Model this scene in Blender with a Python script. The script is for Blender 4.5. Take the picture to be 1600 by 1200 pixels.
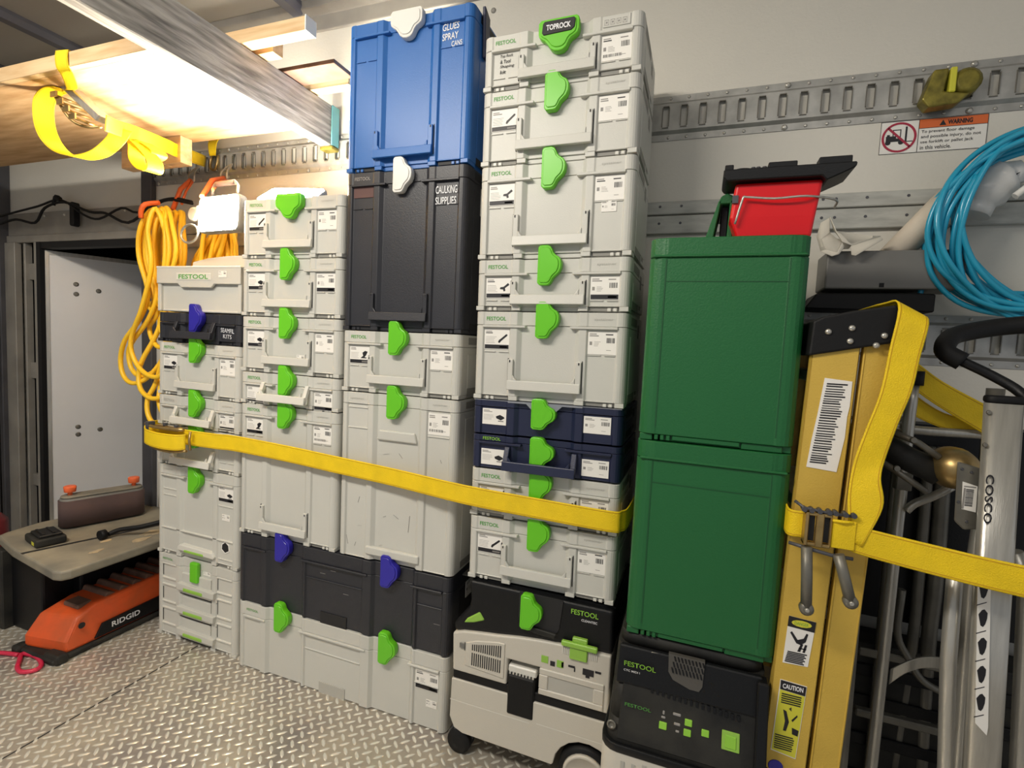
import bpy, bmesh, math, random
from mathutils import Vector, Matrix
random.seed(7)
D = bpy.data
for o in list(D.objects): D.objects.remove(o, do_unlink=True)
SC = bpy.context.scene
COL = SC.collection

# ------------------------------------------------------------------ camera, light, exposure
cam = D.cameras.new('camera'); camo = D.objects.new('camera', cam); COL.objects.link(camo)
cam.sensor_fit = 'HORIZONTAL'; cam.sensor_width = 36.0; cam.lens = 17.951; cam.clip_start = .01
_y, _p, _r = .3495, -.0734, .0485
_f = Vector((-math.sin(_y)*math.cos(_p), math.cos(_y)*math.cos(_p), math.sin(_p)))
_rt = Vector((math.cos(_y), math.sin(_y), 0)); _up = _rt.cross(_f)
_rt, _up = _rt*math.cos(_r)+_up*math.sin(_r), _up*math.cos(_r)-_rt*math.sin(_r)
camo.matrix_world = Matrix.Translation((.0518, -1.6052, 1.1405)) @ Matrix((_rt, _up, -_f)).transposed().to_4x4()
SC.camera = camo
SC.view_settings.view_transform = 'Standard'; SC.view_settings.look = 'None'
SC.view_settings.gamma = 1.0; SC.view_settings.exposure = 0.0
SC.view_settings.use_curve_mapping = False
W = D.worlds.new('world'); SC.world = W; W.use_nodes = True
W.node_tree.nodes['Background'].inputs[0].default_value = (.92, .95, 1.0, 1)
W.node_tree.nodes['Background'].inputs[1].default_value = .38
def area(name, loc, target, sx, sy, power, color):
    l = D.lights.new(name, 'AREA'); l.shape = 'RECTANGLE'; l.size = sx; l.size_y = sy; l.energy = power; l.color = color
    o = D.objects.new(name, l); COL.objects.link(o); o.location = loc
    o.rotation_euler = (Vector(target)-Vector(loc)).to_track_quat('-Z', 'Y').to_euler(); return o
area('ceiling_light', (-1.2, -1.75, 2.26), (-1.1, -1.0, .3), 1.2, .25, 44, (1, .93, .82))
area('ceiling_light', (.6, -1.75, 2.26), (.6, -1.2, .4), .9, .25, 4, (1, .95, .88))

# ------------------------------------------------------------------ materials
def mat(name, col, rough=.5, metal=0, bump=0, bscale=200, var=0, vscale=6, emit=None, spec=None, col2=None, stretch=None):
    m = D.materials.new(name); m.use_nodes = True
    N = m.node_tree.nodes; L = m.node_tree.links; b = N['Principled BSDF']
    b.inputs['Base Color'].default_value = (*col, 1); b.inputs['Roughness'].default_value = rough; b.inputs['Metallic'].default_value = metal
    if spec is not None: b.inputs['Specular IOR Level'].default_value = spec
    if emit: b.inputs['Emission Color'].default_value = (*emit[0], 1); b.inputs['Emission Strength'].default_value = emit[1]
    if var or bump or col2:
        tc = N.new('ShaderNodeTexCoord'); mp = N.new('ShaderNodeMapping'); L.new(tc.outputs['Object'], mp.inputs[0])
        if stretch: mp.inputs['Scale'].default_value = stretch
    if var or col2:
        n = N.new('ShaderNodeTexNoise'); n.inputs['Scale'].default_value = vscale; n.inputs['Detail'].default_value = 6
        L.new(mp.outputs[0], n.inputs['Vector'])
        r = N.new('ShaderNodeValToRGB'); L.new(n.outputs['Fac'], r.inputs[0])
        c2 = col2 or tuple(c*(1-var) for c in col)
        r.color_ramp.elements[0].color = (*c2, 1); r.color_ramp.elements[0].position = .3
        r.color_ramp.elements[1].color = (*col, 1); r.color_ramp.elements[1].position = .65
        L.new(r.outputs[0], b.inputs['Base Color'])
    if bump:
        n2 = N.new('ShaderNodeTexNoise'); n2.inputs['Scale'].default_value = bscale; n2.inputs['Detail'].default_value = 3
        L.new(mp.outputs[0], n2.inputs['Vector'])
        bp = N.new('ShaderNodeBump'); bp.inputs['Strength'].default_value = bump; bp.inputs['Distance'].default_value = .002
        L.new(n2.outputs['Fac'], bp.inputs['Height']); L.new(bp.outputs[0], b.inputs['Normal'])
    return m
def s(h):
    v = [int(h[i:i+2], 16)/255 for i in (0, 2, 4)]
    return tuple(c/12.92 if c <= .04045 else ((c+.055)/1.055)**2.4 for c in v)
M = {}
M['case'] = mat('light_grey_plastic', s('c9c8c0'), .42, bump=.15, bscale=300, var=.05, vscale=5)
M['lip'] = mat('pale_grey_plastic', s('d6d4cb'), .38)
M['black'] = mat('charcoal_plastic', s('2a2b31'), .42, bump=.25, bscale=350, var=.12, vscale=9)
M['navy'] = mat('navy_plastic', s('1f2540'), .4, bump=.15, bscale=300)
M['blue'] = mat('blue_plastic', s('2a66ae'), .38, bump=.12, bscale=300)
M['green'] = mat('dark_green_plastic', s('176030'), .46, bump=.3, bscale=260)
M['lime'] = mat('lime_latch', s('66c420'), .35)
M['lime2'] = mat('olive_lime_plastic', s('8fbe4a'), .4)
M['violet'] = mat('violet_latch', s('2a249c'), .35)
M['white'] = mat('white_latch', s('e2e0da'), .35)
M['foot_shadow'] = mat('case_recess_shade', s('8d8b84'), .6)  # shade inside the foot recesses, put into the colour as a darker grey
M['slot'] = mat('recess_dark', s('1c1c1e'), .6)
M['feet'] = mat('foot_white', s('e8e6df'), .4)
M['paper'] = mat('label_paper', s('eeebe4'), .5)
M['ink'] = mat('label_ink', s('1b1a1f'), .5)
M['greyink'] = mat('label_grey_ink', s('8f8c88'), .6)
M['grnink'] = mat('green_ink', s('4f9c40'), .5)
M['limeink'] = mat('lime_ink', s('8dc63f'), .5)
M['greyemb'] = mat('embossed_grey', s('b2b0a8'), .5)
M['marker'] = mat('white_marker', s('e8e8ea'), .6)
M['blkmark'] = mat('black_marker', s('202024'), .6)
M['wall'] = mat('wall_panel_white', s('d9d5ca'), .38, bump=.35, bscale=120, var=.04, vscale=3)
M['rail'] = mat('painted_slat', s('bdbdb6'), .5, bump=.3, bscale=60, var=.28, vscale=14, stretch=(1, 6, 4))
M['galv'] = mat('galvanised_steel', s('b4b3ae'), .38, .45, bump=.2, bscale=40, var=.3, vscale=22)
M['alu'] = mat('brushed_aluminium', s('c4c1b8'), .3, .6, bump=.1, bscale=90, var=.2, vscale=18, stretch=(6, 6, .6))
M['darkalu'] = mat('dull_aluminium', s('7b786f'), .42, .45, var=.35, vscale=15)
M['steel'] = mat('dark_steel', s('55555a'), .45, .3, var=.3, vscale=7)
M['framegrey'] = mat('grey_steel_frame', s('a09c94'), .45, .25, var=.25, vscale=8, bump=.1, bscale=60)
M['zinc'] = mat('zinc_plated', s('b59a66'), .35, .8, var=.3, vscale=40)
M['brass'] = mat('yellow_zinc', s('8f8438'), .4, .5, var=.5, vscale=50)
M['strap'] = mat('yellow_webbing', s('f4d00c'), .6, bump=.6, bscale=500, var=.12, vscale=22)
M['stitch'] = mat('webbing_stitch', s('c79a06'), .7)
M['wood'] = mat('plywood', s('dcb98a'), .6, var=.3, vscale=5, col2=s('b98f5f'), stretch=(1, 7, 7), bump=.2, bscale=50)
M['pine'] = mat('pine_lumber', s('d9bd93'), .6, col2=s('c39e70'), vscale=6, stretch=(1, 9, 9))
M['oldwood'] = mat('weathered_board', s('9b968f'), .65, col2=s('56524e'), vscale=7, stretch=(11, 1, 11), bump=.5, bscale=25)
M['ceil'] = mat('ceiling_panel', s('bab7ae'), .6, bump=.3, bscale=70)
M['bow'] = mat('roof_bow', s('6f7079'), .5, .1)
M['door'] = mat('door_panel', s('edecea'), .33, .1, bump=.15, bscale=14, var=.06, vscale=3)
M['rubber'] = mat('black_rubber', s('111112'), .6, spec=.3, bump=.2, bscale=100)
M['blackp'] = mat('black_plastic', s('101113'), .45, spec=.3, bump=.2, bscale=250)
M['dust'] = mat('dusty_black_plastic', s('302f2b'), .6, spec=.3, col2=s('151617'), vscale=11, bump=.2, bscale=120)
M['cord'] = mat('yellow_cord', s('ffce2e'), .42)
M['orange'] = mat('orange_plastic', s('e25a26'), .45, var=.35, vscale=13, col2=s('c0582e'))
M['orange2'] = mat('orange_knob', s('ef6d3c'), .45)
M['dusty'] = mat('dusty_recess', s('7a5c4c'), .8, var=.4, vscale=20)
M['table'] = mat('dusty_grey_table', s('968e7b'), .6, col2=s('6c6960'), vscale=6, bump=.15, bscale=100)
M['dustpile'] = mat('sawdust', s('c8b088'), .9, col2=s('9c917c'), vscale=30, bump=.8, bscale=200)
M['belt'] = mat('brown_abrasive', s('5a4744'), .85, bump=.6, bscale=900, var=.2, vscale=12)
M['hose'] = mat('blue_air_hose', s('2aa3c6'), .22, var=.15, vscale=9)
M['pinkc'] = mat('red_cord', s('c8294a'), .45)
M['red'] = mat('red_plastic', s('d81018'), .3)
M['fibre'] = mat('yellow_fibreglass', s('d3b04a'), .5, bump=.35, bscale=300, var=.12, vscale=10)
M['cloth'] = mat('white_rag', s('cfcabd'), .85, bump=.4, bscale=90)
M['card'] = mat('cream_roll', s('d9cdbb'), .7)
M['bag'] = mat('white_plastic_bag', s('d5d4d0'), .3, bump=.6, bscale=40)
M['greybox'] = mat('grey_painted_box', s('73726e'), .5, var=.15, vscale=8, bump=.1, bscale=60)
M['warnor'] = mat('warning_orange', s('dd6b33'), .5)
M['signred'] = mat('sign_red', s('a92440'), .5)
M['yelsticker'] = mat('yellow_sticker', s('d5d03e'), .5)
M['grip'] = mat('brown_foam_grip', s('8d6f62'), .8)
M['hookor'] = mat('orange_hook', s('e0682e'), .5)
M['seal'] = mat('black_door_seal', s('101012'), .7)
M['night'] = mat('night_outside', s('0c0d16'), .9)
M['led'] = mat('led_panel', (1, 1, 1), .5, emit=((1, .90, .74), 300))
M['cream'] = mat('cream_vac_plastic', s('c6c1b5'), .42, bump=.15, bscale=300)
M['clear'] = mat('clear_lid', s('8a8d96'), .15)
# diamond plate: lugs are geometry, their highlights put into a paler colour than the plate
M['plate'] = mat('tread_plate', s('b9b09f'), .34, .35, col2=s('8f8884'), vscale=5, bump=.3, bscale=150)
M['lug'] = mat('tread_lug_highlight', s('f2eee2'), .22, .5)

# ------------------------------------------------------------------ mesh builder
class MB:
    def __init__(self): self.v = []; self.f = []; self.m = []; self.s = []
    def face(self, idx, m=0, sm=False): self.f.append(idx); self.m.append(m); self.s.append(sm)
    def box(self, x0, y0, z0, x1, y1, z1, m=0):
        b = len(self.v)
        for z in (z0, z1):
            for x, y in ((x0, y0), (x1, y0), (x1, y1), (x0, y1)): self.v.append((x, y, z))
        for q in ((3, 2, 1, 0), (4, 5, 6, 7), (0, 1, 5, 4), (1, 2, 6, 5), (2, 3, 7, 6), (3, 0, 4, 7)): self.face([b+i for i in q], m)
        return self
    def prism(self, poly, ax, a0, a1, m=0, sm=False):
        b = len(self.v); n = len(poly)
        for a in (a0, a1):
            for p, q in poly: self.v.append({'x': (a, p, q), 'y': (p, a, q), 'z': (p, q, a)}[ax])
        self.face([b+i for i in range(n)], m); self.face([b+n+i for i in reversed(range(n))], m)
        for i in range(n): j = (i+1) % n; self.face([b+i, b+j, b+n+j, b+n+i], m, sm)
        return self
    def hexa(self, p, m=0):
        b = len(self.v); self.v += [tuple(q) for q in p]
        for q in ((3, 2, 1, 0), (4, 5, 6, 7), (0, 1, 5, 4), (1, 2, 6, 5), (2, 3, 7, 6), (3, 0, 4, 7)): self.face([b+i for i in q], m)
        return self
    def tube(self, pts, r, seg=10, m=0, closed=False, smooth=0, flat=None, caps=True):
        P = [Vector(p) for p in pts]
        if smooth: P = spline(P, smooth, closed)
        n = len(P); rr = r if isinstance(r, (list, tuple)) else None
        up = None; b = len(self.v)
        for i in range(n):
            t = (P[(i+1) % n]-P[i-1]) if (closed or 0 < i < n-1) else (P[1]-P[0] if i == 0 else P[-1]-P[-2])
            t.normalize()
            if up is None:
                up = Vector((0, 0, 1)) if abs(t.z) < .9 else Vector((1, 0, 0))
            up = (up-t*up.dot(t)).normalized(); sd = t.cross(up)
            ri = rr[min(i*len(rr)//n, len(rr)-1)] if rr else r
            for k in range(seg):
                a = 2*math.pi*k/seg
                self.v.append(tuple(P[i]+(up*math.cos(a)+sd*math.sin(a))*ri))
        for i in range(n if closed else n-1):
            j = (i+1) % n
            for k in range(seg):
                l = (k+1) % seg; self.face([b+i*seg+k, b+i*seg+l, b+j*seg+l, b+j*seg+k], m, True)
        if not closed and caps:
            self.face([b+k for k in reversed(range(seg))], m); self.face([b+(n-1)*seg+k for k in range(seg)], m)
        return self
    def cyl(self, p0, p1, r, seg=16, m=0): return self.tube([p0, p1], r, seg, m)
    def lathe(self, prof, c, ax='y', seg=20, m=0):   # prof: (radius, offset along axis)
        b = len(self.v); n = len(prof)
        for r, h in prof:
            for k in range(seg):
                a = 2*math.pi*k/seg; u, w = r*math.cos(a), r*math.sin(a)
                self.v.append({'y': (c[0]+u, c[1]+h, c[2]+w), 'z': (c[0]+u, c[1]+w, c[2]+h), 'x': (c[0]+h, c[1]+u, c[2]+w)}[ax])
        for i in range(n-1):
            for k in range(seg): l = (k+1) % seg; self.face([b+i*seg+k, b+i*seg+l, b+(i+1)*seg+l, b+(i+1)*seg+k], m, True)
        self.face([b+k for k in range(seg)], m); self.face([b+(n-1)*seg+k for k in range(seg)], m)
        return self
    def ribbon(self, A, B, th=.002, m=0, edge=None, smooth=0):   # two rails of a flat strap
        A = [Vector(p) for p in A]; B = [Vector(p) for p in B]
        if smooth: A = spline(A, smooth); B = spline(B, smooth)
        n = len(A); b = len(self.v); us = [0, .06, .10, .90, .94, 1]; k = len(us)
        for i in range(n):
            t = (A[min(i+1, n-1)]-A[max(i-1, 0)]+B[min(i+1, n-1)]-B[max(i-1, 0)])
            nn = t.cross(B[i]-A[i]); nn = nn.normalized()*th/2 if nn.length > 1e-9 else Vector((0, th/2, 0))
            for sg in (1, -1):
                for u in us: self.v.append(tuple(A[i].lerp(B[i], u)+nn*sg))
        for i in range(n-1):
            for sg in (0, 1):
                for j in range(k-1):
                    q = [b+(i*2+sg)*k+j, b+(i*2+sg)*k+j+1, b+((i+1)*2+sg)*k+j+1, b+((i+1)*2+sg)*k+j]
                    self.face(q, 1 if (edge and j in (1, 3)) else m, True)
            for j in (0, k-1):
                self.face([b+(i*2)*k+j, b+(i*2+1)*k+j, b+((i+1)*2+1)*k+j, b+((i+1)*2)*k+j], m)
        for i in (0, n-1):
            for j in range(k-1): self.face([b+(i*2)*k+j, b+(i*2)*k+j+1, b+(i*2+1)*k+j+1, b+(i*2+1)*k+j], m)
        return self
    def build(self, name, mats, parent=None, world=False, bevel=0, fn=None, segs=1):
        me = D.meshes.new(name)
        V = [fn(p) for p in self.v] if fn else self.v
        if world and parent is not None:
            l = parent['_o']; V = [(x-l[0], y-l[1], z-l[2]) for x, y, z in V]
        me.from_pydata(V, [], self.f)
        bm = bmesh.new(); bm.from_mesh(me); bmesh.ops.recalc_face_normals(bm, faces=bm.faces); bm.to_mesh(me); bm.free()
        mats = mats if isinstance(mats, (list, tuple)) else [mats]
        for x in mats: me.materials.append(M[x] if isinstance(x, str) else x)
        me.polygons.foreach_set('material_index', self.m); me.polygons.foreach_set('use_smooth', self.s)
        o = D.objects.new(name, me); COL.objects.link(o)
        if parent is not None: o.parent = parent
        if bevel:
            md = o.modifiers.new('bevel', 'BEVEL'); md.width = bevel; md.segments = segs; md.limit_method = 'ANGLE'; md.angle_limit = math.radians(40)
            md.harden_normals = False
        if name in STUFF: o['kind'] = 'stuff'
        return o
STUFF = {'grip_recess', 'ratchet_pawl', 'card_ledge', 'recess', 'panel_line', 'panel_gap', 'scuff_marks', 'sticker_print', 'clip_ribs', 'bay_teeth', 'mode_icons', 'strip_pictures', 'barcode', 'label_text', 'header_rivets', 'handle_gap', 'pictogram', 'body_line', 'symbol', 'vent_slot', 'panel_groove', 'plate_slot', 'ratchet_gear', 'ratchet_slot'}
def spline(P, k, closed=False):
    n = len(P); out = []
    rng = range(n) if closed else range(n-1)
    for i in rng:
        a = P[(i-1) % n] if closed or i > 0 else P[0]*2-P[1]
        b = P[i]; c = P[(i+1) % n]
        d = P[(i+2) % n] if closed or i+2 < n else P[-1]*2-P[-2]
        for j in range(k):
            t = j/k; out.append(.5*((2*b)+(c-a)*t+(2*a-5*b+4*c-d)*t*t+(3*b-a-3*c+d)*t**3))
    if not closed: out.append(P[-1].copy())
    return out
def thing(name, label, cat, loc=(0, 0, 0), group=None, lean=0, rz=0):
    o = D.objects.new(name, None); COL.objects.link(o); o.location = loc; o.rotation_euler = (0, lean, rz); o['_o'] = loc
    o.empty_display_size = .02
    o['label'] = label; o['category'] = cat
    if group: o['group'] = group
    return o
def single(o, label, cat, group=None):
    o['label'] = label; o['category'] = cat
    if group: o['group'] = group
    return o
def struct(o): o['kind'] = 'structure'; return o
_tx = {}
def text(txt, w, h, matn, parent, loc, name='lettering', vert=False, italic=0, world=False, bold=0, fn=None, slope=0):
    key = (txt, matn, round(w, 4), round(h, 4), vert, italic, bold, slope, fn is not None)
    if key not in _tx or fn is not None:
        c = D.curves.new('txt', 'FONT'); c.body = txt; c.size = 1; c.extrude = 0; c.offset = bold; c.shear = italic
        c.resolution_u = 3
        o = D.objects.new('txt', c); COL.objects.link(o); dg = bpy.context.evaluated_depsgraph_get()
        me = D.meshes.new_from_object(o.evaluated_get(dg)); D.objects.remove(o); D.curves.remove(c)
        xs = [v.co.x for v in me.vertices]; ys = [v.co.y for v in me.vertices]
        x0, x1, y0, y1 = min(xs), max(xs), min(ys), max(ys)
        for v in me.vertices:
            a = (v.co.x-x0)/(x1-x0)*w; b = (v.co.y-y0)/(y1-y0)*h
            b += slope*a
            v.co = (b, 0, -a) if vert else (a, 0, b)
        me.materials.clear(); me.materials.append(M[matn]); me.name = name; _tx[key] = me
    me = _tx[key]
    o = D.objects.new(name, me); COL.objects.link(o); o.parent = parent
    if world: l = parent['_o']; loc = tuple(a-b for a, b in zip(loc, l))
    o.location = loc
    return o

# ------------------------------------------------------------------ the truck body
b = MB(); b.box(-3.6, -2.6, -.02, 2.4, .004, 0)
floor = struct(b.build('floor', 'plate'))
def lugs():
    b = MB(); p = .0267; c = math.sqrt(.5)
    for i in range(-120, 60):
        for j in range(-60, 90):
            u, v = i*p, j*p; x = (u-v)*c; y = (u+v)*c
            if not (-2.72 < x < .9 and -1.6 < y < -.02): continue
            if x > -1.78 and y > -.30: continue
            a = math.pi/4 if (i+j) % 2 else -math.pi/4
            ca, sa = math.cos(a), math.sin(a); L, wd, h = .0160, .0044, .0021
            k = len(b.v)
            for px, py, pz in ((-L, 0, 0), (-L*.45, -wd, 0), (L*.45, -wd, 0), (L, 0, 0), (L*.45, wd, 0), (-L*.45, wd, 0), (-L*.5, 0, h), (L*.5, 0, h)):
                b.v.append((x+px*ca-py*sa, y+px*sa+py*ca, pz))
            for q in ((0, 1, 6), (1, 2, 7, 6), (2, 3, 7), (3, 4, 7), (4, 5, 6, 7), (5, 0, 6)): b.face([k+t for t in q], 0, True)
    o = b.build('tread_lugs', 'lug', floor); o['kind'] = 'stuff'
lugs()
b = MB(); b.box(-1.594, -1.6, 0, -1.586, -.31, .0007, 0); b.build('plate_seam', 'plate', floor)
b = MB(); b.box(-1.588, -1.6, 0, -1.584, -.31, .0009, 0); b.build('plate_seam', 'slot', floor)
b = MB(); b.box(-2.235, 0, 0, 2.4, .05, 2.5); struct(b.build('wall_back', 'wall'))
b = MB(); b.box(-4.3, 0, 1.575, -2.235, .05, 2.5).box(-4.3, 0, 0, -3.30, .05, 1.6); b.build('upper_panel', 'wall', D.objects['wall_back'])
b = MB(); b.box(-3.62, -2.6, 0, -3.56, 0, 2.5); struct(b.build('wall_left', 'framegrey'))
b = MB(); b.box(-3.7, -2.6, 2.36, 2.4, .05, 2.4); ceil = struct(b.build('ceiling', 'ceil'))
for x in (-3.20, -2.62, -2.03, -1.44, -.85, -.26, .33, .92, 1.5):
    b = MB(); b.prism([(x-.035, 2.36), (x-.035, 2.345), (x-.02, 2.325), (x+.02, 2.325), (x+.035, 2.345), (x+.035, 2.36)], 'y', -2.5, -.03); b.build('roof_bow', 'bow', ceil)
b = MB(); b.prism([(0, 2.36), (-.05, 2.36), (-.045, 2.335), (-.012, 2.325), (-.008, 2.275), (0, 2.27)], 'x', -3.5, 2.4); struct(b.build('trim_1', 'framegrey', bevel=.002))
# rivets on upper wall
for i, (x, z) in enumerate(((-1.16, 2.12), (-.66, 2.23), (-.12, 2.215), (.42, 2.23), (-1.68, 2.13))):
    b = MB(); b.lathe([(.009, 0), (.008, -.003), (.004, -.005)], (x, 0, z), seg=10); b.build('rivet', 'framegrey', D.objects['wall_back'])
# side door frame, header, opened door
struct(MB().box(-3.30, -.02, 1.54, -2.235, 0, 1.575).box(-3.30, -.012, 1.575, -2.235, 0, 1.685).build('trim_2', 'framegrey', bevel=.002))
struct(MB().box(-3.30, -.03, 0, -3.215, 0, 1.54).box(-3.18, -.012, 0, -3.165, .02, 1.54).box(-3.08, -.02, 0, -3.06, .03, 1.54).build('trim_3', 'framegrey', bevel=.002))
struct(MB().box(-3.44, -.05, 0, -3.30, 0, 2.3).build('trim_4', 'steel', bevel=.003))
struct(MB().box(-3.165, .004, 1.36, -3.08, .02, 1.44).box(-3.165, .004, .86, -3.08, .02, .94).box(-3.165, .004, .3, -3.08, .02, .36).build('trim_5', 'framegrey'))
struct(MB().box(-3.06, -.02, 0, -3.03, .03, 1.54).box(-3.05, -.015, 1.51, -2.24, .03, 1.54).box(-2.32, .0, 0, -2.30, .03, 1.54).build('trim_6', 'seal'))
struct(MB().box(-2.30, -.025, 0, -2.235, .0, 1.9).build('trim_7', 'steel', bevel=.003))
b = MB(); b.box(-3.16, -.001, 1.71, -2.30, 0, 1.93); b.build('wall_panel', 'wall', D.objects['wall_back'])
dr = D.objects.new('door_1', None); COL.objects.link(dr); dr.location = (-3.035, .0, .09); dr.rotation_euler = (0, 0, math.radians(63.4)); dr['kind'] = 'structure'; dr['_o'] = (0, 0, 0)
MB().box(.015, 0, .02, .86, .035, 1.395).build('door_panel', 'door', dr)
MB().box(0, -.004, 0, .018, .04, 1.415).box(.018, -.004, 1.395, .86, .04, 1.415).box(.018, -.004, 0, .86, .04, .02).build('door_edge', 'alu', dr)
for x, z in ((.12, 1.26), (.12, 1.21), (.21, 1.235), (.12, .52), (.12, .48), (.21, .50)):
    MB().lathe([(.012, 0), (.011, -.003), (.006, -.005), (.001, -.003)], (x, 0, z), seg=10).build('bolt', 'darkalu', dr)
MB().box(-4.2, 1.1, -.5, -1.6, 1.12, 2.4).box(-4.2, .05, -.5, -4.18, 1.1, 2.4).box(-1.7, .05, -.5, -1.68, 1.1, 2.4).box(-4.2, .05, 2.38, -1.68, 1.1, 2.4).box(-4.2, .05, -.5, -1.68, 1.1, -.48).build('outside_dark', 'night')  # dark box added outside the door to shut out the bright world
single(D.objects['outside_dark'], 'added dark box standing for the night outside the open side door', 'backdrop')
D.objects['outside_dark']['kind'] = 'structure'

# ------------------------------------------------------------------ cargo tracks
def track(x_first, n, z, label, xend0, xend1):
    t = thing('cargo_track', label, 'cargo track', (xend0, 0, z), group='slotted cargo tracks')
    b = MB(); H = .0635; P = .0508
    def strip(za, ya, zb, yb):
        b.hexa([(xend0, -.0005, za), (xend1, -.0005, za), (xend1, ya, za), (xend0, ya, za), (xend0, -.0005, zb), (xend1, -.0005, zb), (xend1, yb, zb), (xend0, yb, zb)])
    strip(z+H-.018, -.003, z+H, -.003); strip(z-H, -.003, z-H+.018, -.003)
    def slab(xa, xb, za, zb, ya=-.012, yb=-.012):
        b.hexa([(xa, ya, za), (xb, ya, za), (xb, ya+.002, za), (xa, ya+.002, za), (xa, yb, zb), (xb, yb, zb), (xb, yb+.002, zb), (xa, yb+.002, zb)])
    slab(xend0, xend1, z+H-.026, z+H-.018, -.012, -.003); slab(xend0, xend1, z-H+.018, z-H+.026, -.003, -.012)
    slab(xend0, xend1, z+.030, z+H-.026); slab(xend0, xend1, z-H+.026, z-.030)
    x = xend0
    for i in range(n):
        xs = x_first+i*P
        if xs-.009 < xend0 or xs+.009 > xend1: continue
        slab(x, xs-.0085, z-.030, z+.030); x = xs+.0085
    slab(x, xend1, z-.030, z+.030)
    b.build('rail_body', 'galv', t, world=True)
    b = MB()
    for i in range(n):   # pressed slot lips
        xs = x_first+i*P
        if xs-.009 < xend0 or xs+.009 > xend1: continue
        for sg in (-1, 1):
            xa, xb = sorted((xs+sg*.0085, xs+sg*.0105))
            b.box(xa, -.0150, z-.026, xb, -.0115, z+.026)
        b.box(xs-.0085, -.0145, z+.029, xs+.0085, -.0115, z+.031); b.box(xs-.0085, -.0145, z-.031, xs+.0085, -.0115, z-.029)
    b.build('slot_lips', 'darkalu', t, world=True)['kind'] = 'stuff'  # darker metal on the lips carries the shadow at the slot sides
    b = MB(); 
    k = 0; xs = xend0+.02
    while xs < xend1:
        for zz in (z+H-.008, z-H+.008): b.lathe([(.0042, -.003), (.004, -.005), (.0018, -.006)] if k % 8 else [(.008, -.003), (.007, -.007), (.003, -.009)], (xs, 0, zz), seg=8)
        xs += P; k += 1
    b.build('track_rivets', 'alu', t, world=True)['kind'] = 'stuff'
    return t
track(-.0916-24*.0508-.0508*18, 68, 1.828, 'galvanised slotted cargo track running high along the wall above the red bin', -2.235, 1.3)
track(.02, 30, 1.208, 'lower galvanised slotted cargo track behind the ladder and blue hose', .0, 1.3)
for z0, z1, lb in ((1.549, 1.586, 'upper scuffed pale rub slat on the wall behind the red bin'), (1.493, 1.545, 'lower scuffed pale rub slat on the wall just under its twin')):
    t = thing('rub_slat', lb, 'wall slat', (-2.2, 0, z0), group='pale rub slats')
    MB().box(-2.2, -.016, z0, 1.3, -.0005, z1).build('board', 'rail', t, world=True, bevel=.002)
    for x in (-.09, -.03, .33, .36, .43, .52): MB().lathe([(.004, 0), (.0035, -.001)], (x, -.016, (z0+z1)/2+.004), seg=8).build('screw', 'steel', t, world=True)

# ------------------------------------------------------------------ tool cases
def profile(w, d, segs, R=.018):
    P = [(.012, d), (0, d-.012), (0, R)]
    for k in range(1, 5): a = math.pi/2*k/5; P.append((R-R*math.cos(a), R-R*math.sin(a)))
    P.append((R, 0))
    for x0, x1, y in segs: P += [(x0+.0012, y), (x1-.0012, y)]
    P.append((w-R, 0))
    for k in range(1, 5): a = math.pi/2*k/5; P.append((w-R+R*math.sin(a), R-R*math.cos(a)))
    P += [(w, R), (w, d-.012), (w-.012, d)]
    return P
LATCH = [(.03, .5), (.03, .93), (.08, .985), (.16, 1), (.42, 1), (.53, .97), (.60, .90), (.65, .82), (.74, .76), (.90, .70), (.98, .62), (1, .52), (.98, .41), (.90, .31), (.77, .24), (.67, .18), (.60, .09), (.52, .02), (.42, 0), (.12, 0), (.03, .06)]
_mc = {}
def cached(key, fn, name, parent, loc=(0, 0, 0), bevel=0, segs=1):
    if key not in _mc: _mc[key] = fn()
    if isinstance(_mc[key], tuple):
        mb, mats = _mc[key]; o = mb.build(name, mats, parent, bevel=bevel, segs=segs); _mc[key] = o.data
        o.location = loc; return o
    o = D.objects.new(name, _mc[key]); COL.objects.link(o); o.parent = parent; o.location = loc
    if bevel:
        md = o.modifiers.new('bevel', 'BEVEL'); md.width = bevel; md.segments = segs; md.limit_method = 'ANGLE'; md.angle_limit = math.radians(40)
    return o
def latch(parent, cx, ztop, color, horiz=False, y=-.011, w=.062, h=.098, lim=None):
    def mk(inner):
        def f():
            b = MB(); pts = [(u*w, v*h) for u, v in LATCH]
            if inner: cxm, czm = w*.45, h*.5; pts = [(cxm+(a-cxm)*.82, czm+(c-czm)*.88) for a, c in pts]
            if horiz: pts = [(c-h/2, -a) for a, c in pts]
            else: pts = [(a-w/2, c-h) for a, c in pts]
            b.prism(pts, 'y', -.0025 if inner else 0, 0 if inner else .020, 0, True)
            return b, [color]
        return f
    o = cached(('latch', color, horiz, w, h), mk(False), 'latch', parent, (cx, y, ztop), bevel=.002, segs=2)
    cached(('latchi', color, horiz, w, h), mk(True), 'raised_face', o, (0, 0, 0), bevel=.0012)
    return o
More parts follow.
